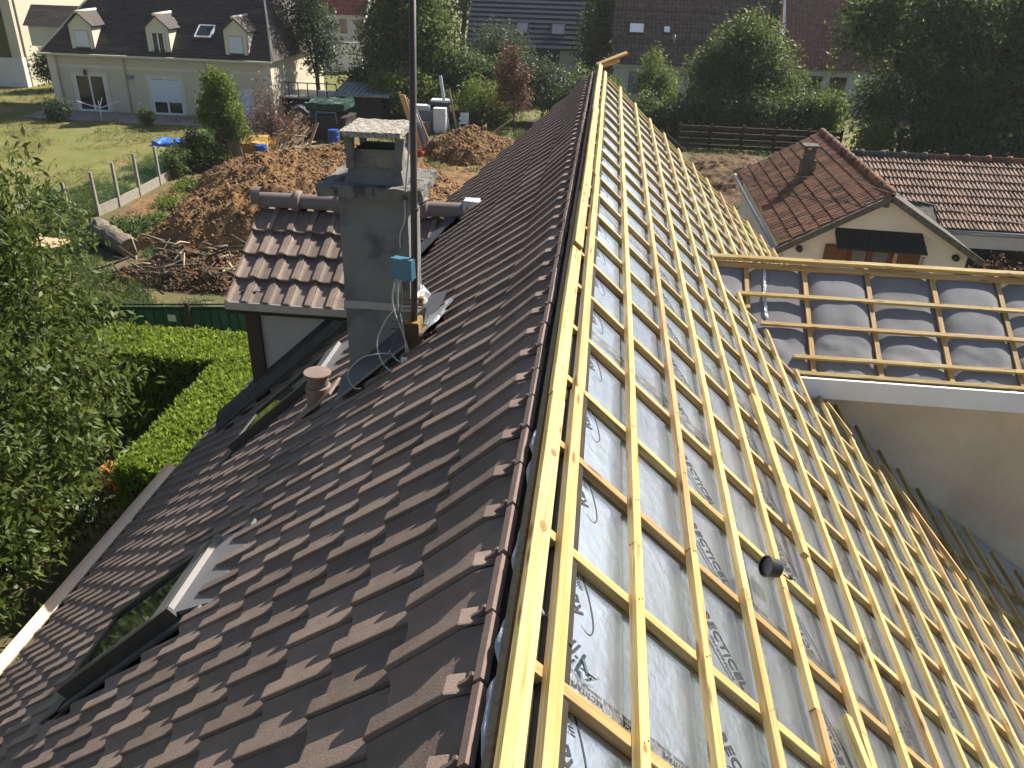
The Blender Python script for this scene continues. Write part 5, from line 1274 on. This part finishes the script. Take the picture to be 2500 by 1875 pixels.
for i in range(nr):
    for j in range(33):
        x = 7.30+j*.2385
        if x < 9.35-(1 if i < 2 else 0)*(2.05-i*.6) and i > 5: continue
        p = Vector((x+.2385, ry, rz_))+Dv*((i+1)*gg)+Nv*.05
        inst('tile', me_p, frame(p, -Vector((1, 0, 0)), Dv, Nv) @ Matrix.Rotation(rnd.gauss(0, .012), 4, 'Z') @ Matrix.Rotation(rnd.gauss(0, .010), 4, 'X'), so_)
for k in range(16):
    x = 7.25+k*.60; q = MB(); q.tube([(x, ry, rz_+.03), (x+.50, ry, rz_+.03), (x+.53, ry, rz_+.05), (x+.61, ry, rz_+.05)], [.10, .10, .125, .12], 8); mk('ridge_tile', q, 'mossy_stone' if k < 4 else 'tile_old', lr)
q = MB(); q.tube([(9.4, ey-.10, ez-.05), (17, ey-.10, ez-.05)], .065, 8); mk('gutter', q, 'grey_metal', lr)
mk('eave_wall', MB().b2((9.5, ey+.1, 2.45), (17, ey+.25, 2.88)), 'old_render', lr)
mk('open_front', MB().b2((9.5, ey+.12, 0), (17, ey+2.4, 2.44)), 'dark_shed', lr)
mk('door', MB().b2((12.0, ey+.06, .2), (12.9, ey+.119, 2.3)), 'shutter_wood', lr)

# ------------------------------------------------------------------ yard clutter
def barrel(x, y, label, z=0.):
    t = thing('barrel', (x, y, z), label, 'barrel', 'blue plastic barrels in the yard')
    q = MB(); q.lathe((x, y, z), [(.25, 0), (.29, .06), (.30, .28), (.285, .30), (.30, .32), (.30, .60), (.285, .62), (.29, .84), (.26, .90)], 18); q.smooth = False; mk('barrel_body', q, 'blue_barrel', t)
    q = MB(); q.lathe((x, y, z+.90), [(.27, .0), (.27, .03), (.23, .035)], 18); mk('lid', q, 'blue_barrel', t)
barrel(-15.7, 38.1, 'blue plastic barrel standing alone behind the long soil heap')
barrel(-13.55, 42.4, 'blue plastic barrel next to the dark covered car')
def plank(a, b, w, h, mat, label, group, name='plank'):
    a = Vector(a); b = Vector(b); X = b-a; L = X.length; X = X/L; Z = Vector((0, 0, 1)) if abs(X.z) < .9 else Vector((0, 1, 0)); Z = (Z-X*Z.dot(X)).normalized(); Y = Z.cross(X)
    me = bpy.data.meshes.new(name); mb = MB().box((0, 0, 0), (L, w, h)); me.from_pydata(mb.v, [], mb.f); me.update(); me.materials.append(MATS[mat])
    o = bpy.data.objects.new(name, me); link(o, None, frame((a+b)/2, X, Y, Z)); return props(o, label, 'plank', group)
for k in range(30):
    a = rnd.gauss(1.05, .32); c = Vector((-15.35+rnd.gauss(0, .40), 41.2+rnd.gauss(0, .4), .15+.030*k)); L_ = rnd.uniform(1.0, 2.2); tl = rnd.gauss(.35, .25)
    d = Vector((math.cos(a), math.sin(a)*.5, tl)).normalized()*L_/2
    if c.z-abs(d.z) < .03: c.z = abs(d.z)+.05
    plank(c-d, c+d, rnd.uniform(.09, .15), .028, 'pale_wood', 'pale splintered plank in the tangled pile of planks', 'planks in the tangled pile')
plank((-16.7, 40.6, .95), (-14.3, 40.5, .92), .10, .04, 'pale_wood', 'long plank lying level across the tangled pile', None)
for k in range(12):
    a = rnd.gauss(.7, .15); c = Vector((-14.8+rnd.gauss(0, .4), 39.8+rnd.gauss(0, .3), .10+.035*k)); d = Vector((math.cos(a), math.sin(a), rnd.gauss(.06, .05)))*rnd.uniform(.5, .9)
    plank(c-d, c+d, .14, .03, 'pale_wood', 'pale plank in the low flat pile just behind the soil heap', 'planks in the low pile')
for k in range(5):
    plank((-17.0+.14*k, 37.7, 0.02), (-17.25+.12*k, 38.0, 1.55-.08*k), .11, .03, 'old_wood', '%s grey board from the left leaning on the ivy covered trunk' % ['first', 'second', 'third', 'fourth', 'fifth'][k], 'boards on the trunk')
q = MB(); q.rough((-17.3, 38.6, 0), (-15.9, 40.2, 1.0), (6, 6, 4), .35, 1.3, 3); mk('straw_heap', q, 'straw', None, 'orange heap of straw and shavings beside the ivy covered trunk', 'straw heap')
# covered car
cc = thing('covered_car', (-14.6, 45, 0), 'dark old car half covered by a green tarpaulin', 'car')
q = MB(); q.rough((-15.8, 44.2, .15), (-13.4, 46.2, 1.15), (8, 6, 4), .12, 1.6, 2); mk('car_body', q, 'dark_shed', cc)
q = MB(); q.hexa([(-15.5, 44.25, 1.1), (-13.7, 44.25, 1.1), (-13.7, 46, 1.1), (-15.5, 46, 1.1)], [(-15.2, 44.55, 1.6), (-14.0, 44.55, 1.6), (-14.0, 45.8, 1.6), (-15.2, 45.8, 1.6)]); mk('cabin', q, 'win_dark', cc)
q = MB(); q.rough((-15.7, 44.35, 1.5), (-13.5, 46.4, 1.85), (14, 8, 2), .16, 2.2, 5); mk('tarpaulin', q, 'green_tarp', cc)
q = MB(); q.bar((-15.0, 44.20, 1.45), (-13.95, 44.20, 1.45), .03, .05); q.bar((-15.0, 44.2, 1.45), (-15.05, 44.2, .9), .03, .05); q.bar((-13.95, 44.2, 1.45), (-13.9, 44.2, .9), .03, .05); mk('window_trim', q, 'grey_junk', cc)
for x in (-15.3, -13.9): q = MB(); q.lathe((x, 44.12, .33), [(.10, -.1), (.32, -.09), (.32, .09), (.1, .1)], 16, (Vector((1, 0, 0)), Vector((0, 0, 1)), Vector((0, 1, 0)))); mk('wheel', q, 'black_plastic', cc)
# pale curved sheet, shed, lean-to
q = MB(); n = 16; vv = [(-17.6+1.7*k/n, 46.3, z*(.35+.65*math.sin(math.pi*k/n))*1.35) for k in range(n+1) for z in (0, 1)]; vv += [(x, y+.5, z) for x, y, z in vv]; m = 2*(n+1)
q.add(vv, [(2*k, 2*k+2, 2*k+3, 2*k+1) for k in range(n)]+[(m+2*k+1, m+2*k+3, m+2*k+2, m+2*k) for k in range(n)]+[(2*k+1, 2*k+3, m+2*k+3, m+2*k+1) for k in range(n)]); mk('arched_tank', q, 'corrugated', None, 'pale grey arched metal tank behind the tangled planks', 'tank')
q = MB(); n = 14; mk('tyre', MB().lathe((-16.6, 46.1, .65), [(.42, -.08), (.62, -.08), (.62, .08), (.42, .08)], 24, (Vector((1, 0, 0)), Vector((0, 0, 1)), Vector((0, 1, 0))), cap=False), 'black_plastic', None, 'large black tyre leaning on the arched tank', 'tyre')
shd = thing('garden_shed', (-14.2, 50.5, 0), 'dark wooden shed with a pale metal roof under the trees', 'shed')
mk('shed_wall', MB().b2((-15.4, 49.6, 0), (-12.9, 51.6, 1.45)), 'dark_shed', shd)
q = MB(); q.hexa([(-15.7, 49.2, 1.47), (-12.3, 49.2, 1.50), (-12.3, 52, 1.85), (-15.7, 52, 1.87)], [(-15.7, 49.2, 1.52), (-12.3, 49.2, 1.55), (-12.3, 52, 1.90), (-15.7, 52, 1.92)]); sr_ = mk('shed_roof', q, 'corrugated', shd)
for k in range(12): x = -15.6+k*.28; mk('roof_rib', MB().bar((x, 49.18, 1.55), (x, 52, 1.94), .05, .05), 'corrugated', sr_)
lt = thing('lean_to', (-18, 51, 0), 'dark flat lean-to with a railing in front of the cream house gable', 'shed')
mk('lean_to_body', MB().b2((-19.0, 50, 0), (-15.8, 52.5, 1.15)), 'dark_shed', lt)
mk('lean_to_roof', MB().b2((-19.2, 49.8, 1.151), (-15.6, 52.7, 1.23)), 'corrugated', lt)
for k in range(7): x = -19.1+k*.58; mk('rail_post', MB().b2((x, 49.85, 1.231), (x+.05, 49.9, 2.0)), 'dark_metal', lt)
mk('rail', MB().b2((-19.15, 49.85, 2.001), (-15.6, 49.9, 2.05)), 'dark_metal', lt)
# leaning sheets, white cabinet, chair, poles right of the mast
ls_ = thing('leaning_sheets', (-9.3, 43.6, 0), 'stack of corrugated sheets and boards leaning just right of the mast', 'sheets')
for k in range(5):
    x = -10.0+.13*k; q = MB(); q.hexa([(x+.6, 43.3, 0), (x+.95, 43.1, 0), (x+.98, 43.15, 0), (x+.63, 43.35, 0)], [(x-.55, 44.4, 2.5-.12*k), (x-.2, 44.2, 2.5-.12*k), (x-.17, 44.25, 2.5-.12*k), (x-.52, 44.45, 2.5-.12*k)]); mk('sheet', q, ['cut_wood', 'old_wood', 'corrugated', 'corrugated', 'old_wood'][k], ls_)
cb_ = thing('white_cabinet', (-9.0, 47.5, 0), 'white metal cabinet standing among the junk by the hedge', 'cabinet')
mk('cabinet_body', MB().b2((-9.35, 47.4, 0), (-8.65, 47.9, 1.35)), 'white_junk', cb_); mk('cabinet_door', MB().b2((-9.32, 47.37, .05), (-8.68, 47.398, 1.3)), 'white_pvc', cb_)
jk = thing('junk_pile', (-9.9, 48.3, 0), 'pile of grey boxes and sheets behind the white cabinet', 'junk pile')
for (x, y, z, a, b, c, m_) in ((-10.6, 48, 0, 1.3, .8, 1.1, 'grey_junk'), (-9.6, 48.4, 0, .9, .7, 1.5, 'dark_shed'), (-10.7, 48.1, 1.101, 1.0, .6, .25, 'white_junk'), (-9.7, 48.5, 1.501, 1.1, .7, .12, 'white_junk'), (-10.3, 47.2, 0, .8, .5, .6, 'old_wood')): mk('crate', MB().b2((x, y, z), (x+a, y+b, z+c)), m_, jk)
plank((-8.6, 48.1, 0.02), (-9.2, 48.9, 2.9), .16, .10, 'white_junk', 'tall white post leaning above the white cabinet', None, 'leaning_post')
plank((-8.1, 48.1, .02), (-8.7, 48.8, 2.2), .12, .06, 'old_wood', 'grey board leaning beside the white garden chair', None)
chr_ = thing('garden_chair', (-7.8, 48.5, 0), 'white plastic garden chair beside the junk', 'chair')
mk('seat', MB().b2((-8.05, 48.3, .42), (-7.55, 48.8, .47)), 'white_pvc', chr_); mk('backrest', MB().b2((-8.05, 48.78, .471), (-7.55, 48.83, .95)), 'white_pvc', chr_)
for x in (-8.05, -7.6):
    for y in (48.3, 48.75): mk('leg', MB().b2((x, y, 0), (x+.05, y+.05, .419)), 'white_pvc', chr_)
    mk('armrest', MB().b2((x, 48.3, .66), (x+.06, 48.77, .70)), 'white_pvc', chr_)
plank((-5.9, 46.3, .35), (-4.7, 46.6, 1.2), .12, .05, 'old_wood', 'plank propped up against the dead brown tree', None)
q = MB(); q.tube([(-5.4, 45.8, .15), (-4.6, 45.5, .12)], .10, 10); mk('white_pipe', q, 'white_pvc', None, 'short white plastic pipe lying behind the cone shaped heap', 'pipe')
q = MB(); q.lathe((-3.9, 47.6, 0), [(.24, 0), (.32, .85), (.34, .9), (.3, .9)], 14); mk('plant_tub', q, 'dark_shed', None, 'dark tall tub beside the dead brown tree', 'tub')
# red bits and rubble by the mast
for (x, y) in ((-9.3, 41.2), (-8.9, 41.0)): q = MB(); q.rough((x, y, .1), (x+.3, y+.25, .35), (3, 3, 3), .05, 5, x); mk('red_can', q, 'red_junk', None, ('left' if x < -9 else 'right')+' one of two small red cans on the ground right of the mast', 'can', 'red cans by the mast')
# washing line and things on the lawn
wl2 = thing('rotary_dryer', (-28.2, 46.0, 0), 'white rotary clothes dryer on the lawn in front of the cream house', 'clothes dryer')
q = MB(); q.tube([(-28.2, 46, 0), (-28.2, 46, 1.15)], .03, 8); mk('pole', q, 'white_pvc', wl2)
for a in (20, 110, 200, 290):
    q = MB(); q.bar((-28.2, 46, .75), (-28.2+math.cos(R(a))*1.1, 46+math.sin(R(a))*1.1, 1.15), .04, .04); mk('arm', q, 'white_pvc', wl2)
q = MB(); q.rough((-22.6, 40.8, 0), (-20.6, 41.9, .2), (14, 8, 2), .16, 2.2, 3); mk('blue_tarpaulin', q, 'blue_tarp', None, 'crumpled bright blue tarpaulin lying on the lawn by the fence', 'tarpaulin')
# lower left: things under the cherry tree
q = MB(); frustum(-9.0, -8.6, 11.1, 11.5, 0, -9.1, -8.5, 11.0, 11.6, .35, q); mk('tin_tub', q, 'corrugated', None, 'grey metal tub below the cherry tree', 'tub')
q = MB(); q.rough((-9.0, 12.3, 0), (-8.6, 12.7, .4), (4, 4, 3), .1, 3, 4); mk('clay_pot', q, 'orange_junk', None, 'orange clay pot half hidden under the cherry leaves', 'pot')
q = MB(); q.rough((-9.5, 10.9, 0), (-9.2, 11.2, .35), (3, 3, 2), .05, 3, 4); mk('red_toy', q, 'red_junk', None, 'small red plastic toy in the shade under the cherry tree', 'toy')
q = MB(); q.b2((-9.5, 9.3, .35), (-9.0, 9.8, .39)); q.b2((-9.45, 9.35, 0), (-9.38, 9.42, .35)); q.b2((-9.12, 9.68, 0), (-9.05, 9.75, .35)); mk('garden_table', q, 'white_junk', None, 'white garden table in deep shade at the left edge', 'table')

# ------------------------------------------------------------------ slat fence, wires on the right
rw = thing('slat_fence', (8, 47, 0), 'dark horizontal board fence below the hedge on the right', 'fence')
for k in range(6): x = 4.2+k*1.7; mk('post', MB().b2((x, 46.8, 0), (x+.12, 46.92, 1.3)), 'shaded_board', rw)
for k in range(4):
    z = .05+k*.32
    for i in range(5): x = 4.2+i*1.7; mk('board', MB().b2((x+.01, 46.70, z), (x+1.69, 46.79, z+.20)), 'shaded_board', rw)
def wire(pts, r, label): q = MB(); q.tube(spline(pts, 8), r, 5); mk('wire', q, 'cable_brown', None, label, 'wire')
wire([(2.35, 33.2, 3.4), (4.2, 29.5, 2.75), (5.75, 26, 3.95), (6.0, 25.0, 4.1)], .010, 'thin overhead wire running to the small house chimney')
wire([(5.6, 25.0, 3.75), (6.6, 22.2, 4.35), (7.2, 20.75, 4.42), (9.5, 20.6, 4.0), (13.5, 20.6, 3.55)], .010, 'thin overhead wire crossing the small house gable')

# ------------------------------------------------------------------ trees and shrubs
T = tree
T('poplar_tree', (-17.8, 53.4, 0), [(-18.1, 53.4, 6.3, 1.7, 1.6, 2.4), (-17.4, 53.4, 4.4, 1.2, 1.3, 1.6), (-18.6, 53.2, 4.6, .9, 1.0, 1.2), (-18.2, 53.4, 8.4, 1.6, 1.6, 1.8), (-17.6, 53.2, 2.8, 1.0, 1.0, .9)], 'leaf_grey', 'tall loose poplar tree right of the cream house', 430, 20, .22, .22, 41, trunk_r=.16, limbs=14)
T('walnut_tree', (-13.6, 54, 0), [(-12.2, 54, 5.8, 2.5, 2.3, 2.2), (-13.6, 54, 3.6, 1.9, 1.8, 1.6), (-10.8, 53.6, 3.8, 1.8, 1.8, 2.2), (-12.2, 54, 7.8, 2.2, 2.0, 1.6), (-14.9, 53.2, 1.7, 1.4, 1.2, 1.0), (-11, 53, 2.0, 2.0, 1.5, 1.4)], 'leaf_mid', 'broad bright green tree behind the mast', 1250, 24, .27, .25, 42, trunk_r=.2, limbs=10)
T('hazel_bush', (-11.8, 51.2, 0), [(-12.2, 51.0, 1.5, 1.9, 1.3, 1.5), (-10.6, 51.0, 1.3, 1.4, 1.2, 1.3)], 'leaf_bright', 'bright green bush between the shed and the mast', 380, 24, .22, .20, 43, cat='bush', trunk_r=.05, limbs=5)
T('willow_bush', (-6.8, 56, 0), [(-6.9, 56, 3.7, 1.9, 1.6, 1.6), (-5.8, 56, 3.0, 1.4, 1.3, 1.3)], 'leaf_grey', 'grey green willow shrub in front of the slatted house', 420, 24, .2, .22, 44, cat='bush', trunk_r=.08, limbs=6, aspect=.25)
T('elder_bush', (-7.6, 52.5, 0), [(-7.6, 52.5, 1.9, 1.5, 1.2, 1.7), (-8.8, 53, 2.4, 1.3, 1.2, 1.6), (-6.3, 53, 1.8, 1.2, 1.2, 1.7)], 'leaf_dark', 'dark dense shrub behind the junk by the mast', 420, 24, .24, .22, 45, cat='bush', trunk_r=.07, limbs=5)
T('grass_bush', (-7.0, 50.0, 0), [(-7.2, 50.0, 1.4, 1.5, 1.0, 1.2), (-5.9, 50.2, 1.0, .9, .9, .9)], 'leaf_bright', 'light green feathery bush behind the cone shaped heap', 300, 26, .2, .24, 46, cat='bush', trunk_r=.04, limbs=4, aspect=.18, up=0)
T('dead_tree', (-4.95, 49.0, 0), [(-5.65, 49, 2.7, .38, .4, 1.5), (-5.05, 49, 2.6, .40, .4, 1.7), (-4.5, 49, 2.3, .38, .4, 1.4), (-5.45, 49, 4.3, .16, .16, .7), (-4.95, 49, 4.2, .15, .15, .6)], 'leaf_dead', 'dead tree with brown withered leaves right of the mast', 300, 16, .13, .16, 47, trunk_r=.07, limbs=9, bark='bark')
T('glossy_bush', (-3.2, 52.2, 0), [(-3.2, 52.4, 1.7, 1.6, 1.2, 1.5), (-1.6, 52.6, 1.5, 1.3, 1.2, 1.2), (-4.2, 53, 2.6, 1.2, 1.0, 1.4)], 'leaf_grey', 'grey leaved glossy bush left of the roof peak', 420, 22, .2, .18, 48, cat='bush', trunk_r=.05, limbs=4)
T('yew_tree', (-.7, 63.5, 0), [(-.8, 63.5, 3.0, 1.3, 1.3, 3.0), (-.4, 63.8, 7.5, 1.3, 1.3, 2.6)], 'leaf_dark', 'dark narrow tree between the slatted house and the tiled house', 520, 24, .24, .24, 49, trunk_r=.15, limbs=5)
T('rose_bush', (.2, 55, 0), [(.1, 55, 1.2, 1.3, 1.0, 1.3), (-1.4, 55.4, 1.6, 1.1, 1.0, 1.2)], 'leaf_mid', 'loose green bush right behind the roof peak', 260, 22, .2, .2, 50, cat='bush', trunk_r=.04, limbs=4)
T('upright_shrub', (3.1, 54, 0), [(3.0, 54, 2.3, .8, .8, 1.9), (3.7, 54, 1.7, .8, .8, 1.4)], 'leaf_bright', 'light green upright shrub in front of the tiled house wall', 260, 24, .18, .22, 51, cat='bush', trunk_r=.05, limbs=4, aspect=.3)
T('lilac_tree', (8.2, 53, 0), [(8.2, 53, 3.8, 2.6, 2.0, 2.0), (6.6, 52.8, 3.0, 1.8, 1.6, 1.6), (10.2, 53, 2.6, 1.7, 1.6, 1.4), (8.2, 53, 5.1, 1.6, 1.5, 1.2)], 'leaf_mid', 'rounded loose tree in front of the tiled houses', 900, 24, .24, .22, 52, trunk_r=.14, limbs=9)
T('laurel_hedge', (7.2, 50, 0), [(2.6, 50, .9, 1.5, 1.1, 1.2), (4.6, 50, 1.0, 1.7, 1.2, 1.4), (6.8, 50.2, 1.1, 1.7, 1.2, 1.6), (9.0, 50.2, 1.1, 1.7, 1.2, 1.6), (11.2, 50.3, 1.2, 1.7, 1.2, 1.7), (12.4, 50.3, 1.2, 1.2, 1.1, 1.5)], 'leaf_dark', 'dark glossy laurel hedge above the slat fence', 1200, 24, .24, .2, 53, cat='hedge', trunk_r=.06, limbs=8)
T('bright_creeper', (12.6, 48.9, 0), [(12.5, 48.9, 1.7, .7, .6, 1.1), (12.1, 48.9, .9, .8, .6, .7)], 'leaf_bright', 'bright green creeper at the right end of the laurel hedge', 220, 22, .18, .18, 54, cat='bush', trunk_r=.04, limbs=3)
T('lime_tree', (19.5, 46, 0), [(19.4, 46, 5.2, 4.0, 3.4, 3.6), (15.6, 45.2, 4.4, 2.4, 2.2, 2.6), (22.8, 45, 4.8, 3.0, 3.0, 3.4), (18.5, 45, 2.0, 3.4, 2.4, 1.6), (23.5, 44, 2.2, 2.6, 2.4, 2.0), (17.0, 46, 7.6, 2.6, 2.4, 1.9), (22, 46, 8.2, 3.0, 2.6, 2.0), (13.8, 45.5, 3.0, 1.3, 1.3, 1.3), (12.6, 45.2, 6.2, 1.6, 1.6, 1.7), (13.6, 45.5, 7.8, 1.8, 1.8, 1.6), (25.5, 46, 6.0, 2.4, 2.6, 3.0), (15.0, 45, 1.0, 1.8, 1.6, 1.1), (20.5, 43.5, 1.2, 3.0, 1.6, 1.2), (17.2, 44, 1.2, 1.8, 1.4, 1.3)], 'leaf_lime', 'very large dark leafy tree filling the top right corner', 3000, 26, .32, .27, 55, trunk_r=.35, limbs=18, up=.6)
T('vine', (12.9, 42.4, 0), [(12.7, 42.4, 1.1, .6, .5, 1.0), (13.3, 42.6, 2.0, .5, .4, .6)], 'leaf_bright', 'light green vine shoots behind the outbuilding ridge', 120, 16, .16, .2, 56, cat='bush', trunk_r=.03, limbs=3)
T('brown_shrub', (10.9, 22.3, 0), [(10.9, 22.3, 1.75, .8, .5, .65), (12, 22.3, 1.6, .7, .5, .5)], 'leaf_dead', 'dry brown shrub under the outbuilding eave', 200, 22, .12, .12, 57, cat='bush', trunk_r=.04, limbs=4)
T('ivy_tree', (-17.45, 38, 0), [(-17.4, 38, 3.5, .72, .65, .75), (-17.5, 38, 2.4, 1.05, .8, .85), (-16.9, 38, 1.8, .6, .5, .7)], 'leaf_bright', 'short tree trunk wrapped in bright green ivy beside the fence', 460, 26, .13, .14, 58, trunk_r=.33, limbs=5, top=(-17.3, 38, 3.4))
T('withered_bush', (-16.1, 40.2, 0), [(-16.2, 40.4, 2.2, .9, .7, 1.2), (-15.4, 40.8, 1.4, 1.1, .8, .7), (-16.6, 40.2, 1.4, .7, .6, .7)], 'leaf_dead', 'withered brown bush next to the ivy covered trunk', 260, 9, .2, .13, 59, cat='bush', trunk_r=.045, limbs=30, rough=.3)
T('fence_bush', (-18.1, 36.2, 0), [(-18.2, 36.6, .85, .8, .7, .8), (-18.5, 35.2, .65, .55, .6, .65), (-17.5, 37.1, .6, .6, .6, .55)], 'leaf_mid', 'green bush growing through the garden fence', 300, 24, .13, .14, 60, cat='bush', trunk_r=.04, limbs=4)
T('laurel_bush', (-36.8, 56.0, 0), [(-36.9, 55.6, 1.5, 1.2, 1.0, 1.25), (-36.2, 56.5, 1.6, 1.2, 1.2, 1.7)], 'leaf_mid', 'rounded green bush between the two cream buildings', 320, 24, .2, .2, 61, cat='bush', trunk_r=.07, limbs=4)
T('corner_bush', (-30.6, 45.7, 0), [(-30.6, 45.7, .55, .7, .5, .6)], 'leaf_grey', 'small bush at the left end of the terrace', 130, 22, .12, .14, 62, cat='bush', trunk_r=.03, limbs=3)
T('terrace_bush', (-25.2, 45.4, 0), [(-25.2, 45.4, .45, .38, .35, .5)], 'leaf_weed', 'small pointed shrub in front of the shuttered window', 90, 22, .09, .12, 63, cat='bush', trunk_r=.02, limbs=3)
T('fence_weed', (-18.9, 27.4, 0), [(-19.6, 27.6, .7, .7, .6, .65), (-18.6, 26.9, .45, .7, .6, .4), (-18.2, 26.0, .45, .8, .7, .4)], 'leaf_weed', 'tall weeds at the near end of the garden fence', 330, 22, .13, .14, 64, cat='bush', trunk_r=.02, limbs=3)
T('log_weed', (-17.9, 25.0, 0), [(-17.4, 25.2, .25, .9, .8, .28), (-18.4, 23.6, .35, .9, .8, .35), (-16.5, 27.4, .18, .9, .9, .2)], 'leaf_weed', 'low weeds around the felled log and the stump', 330, 22, .13, .13, 65, cat='bush', trunk_r=.01, limbs=2)
T('path_weed', (-16.7, 31.5, 0), [(-16.5, 30.8, .12, .8, .9, .18), (-17.0, 33.2, .14, .7, .8, .2), (-16.0, 28.6, .12, .5, .8, .15)], 'leaf_bright', 'tufts of weed along the foot of the soil heap', 230, 20, .12, .13, 66, cat='bush', trunk_r=.01, limbs=2)
for k, (x, y, z, rx, rz2, m_, lab) in enumerate([(-14, 86, 6.5, 7, 6.5, 'leaf_dark', 'dark wooded mass of trees behind the broad green tree'), (2, 84, 6.5, 7, 6, 'leaf_dark', 'dark trees behind the slatted house ridge'), (14.5, 78, 6, 5, 5.5, 'leaf_dark', 'dark trees behind the two tiled houses'), (27, 66, 6.5, 6, 6.5, 'leaf_dark', 'dark trees behind the very large tree on the right'), (-36, 82, 6, 6, 6, 'leaf_mid', 'green trees behind the cream house roof')]):
    T('background_tree', (x, y, 0), [(x, y, z, rx, 4, rz2), (x-rx*.6, y, z*.7, rx*.6, 3.5, rz2*.7), (x+rx*.6, y, z*.75, rx*.6, 3.5, rz2*.75)], m_, lab, 560, 22, .5, .45, 70+k, 'trees in the far background', trunk_r=.3, limbs=5)
# ground weeds in the yard
r2 = np.random.default_rng(9)
def tufts(name, n, xr, yr, size, mat, label, seed, cond=None):
    r = np.random.default_rng(seed); P = np.stack([r.uniform(*xr, n), r.uniform(*yr, n), np.full(n, .02)], 1)
    k = fbm(P[:, 0]*.5, P[:, 1]*.5, 4, seed) > .47; P = P[k]
    V, F = leaves(P, 9, .07, size, seed+1, 0, -1.6, .22); V[:, 2] = np.maximum(V[:, 2], .01)
    npmesh(name, V, F, mat, None, label, 'grass', kind='stuff')
tufts('yard_grass', 5200, (-18.4, -8), (18.6, 27), .15, 'leaf_weed', 'rough grass and weeds over the yard ground', 5)
tufts('lawn_edge_grass', 5200, (-21.5, -18.7), (27, 45), .12, 'leaf_weed', 'longer grass along the lawn side of the fence', 16)
tufts('lawn_grass', 15000, (-42, -19), (29, 60), .10, 'leaf_lawn', 'mown grass blades over the big lawn', 26)
tufts('far_yard_grass', 3600, (-18, 0), (38, 54), .20, 'leaf_weed', 'rough grass between the junk in the far yard', 6)
tufts('right_yard_grass', 2400, (0, 12), (30, 49), .18, 'leaf_weed', 'rough grass around the dug patch on the right', 8)

# ------------------------------------------------------------------ added volume, lifts the shadows in place of lens veil
hzm = bpy.data.materials.new('haze_air'); hzm.use_nodes = True; hn = hzm.node_tree.nodes; hn.remove(hn['Principled BSDF'])
pv = hn.new('ShaderNodeVolumePrincipled'); pv.inputs['Color'].default_value = (.93, .95, 1, 1); pv.inputs['Density'].default_value = 0.0003; pv.inputs['Anisotropy'].default_value = .25
hzm.node_tree.links.new(pv.outputs[0], hn['Material Output'].inputs['Volume'])
MATS['haze_air'] = hzm
mk('haze', MB().b2((-530, -330, -1), (530, 930, 15)), 'haze_air', None, 'thin pale haze in the air', 'haze', kind='stuff')
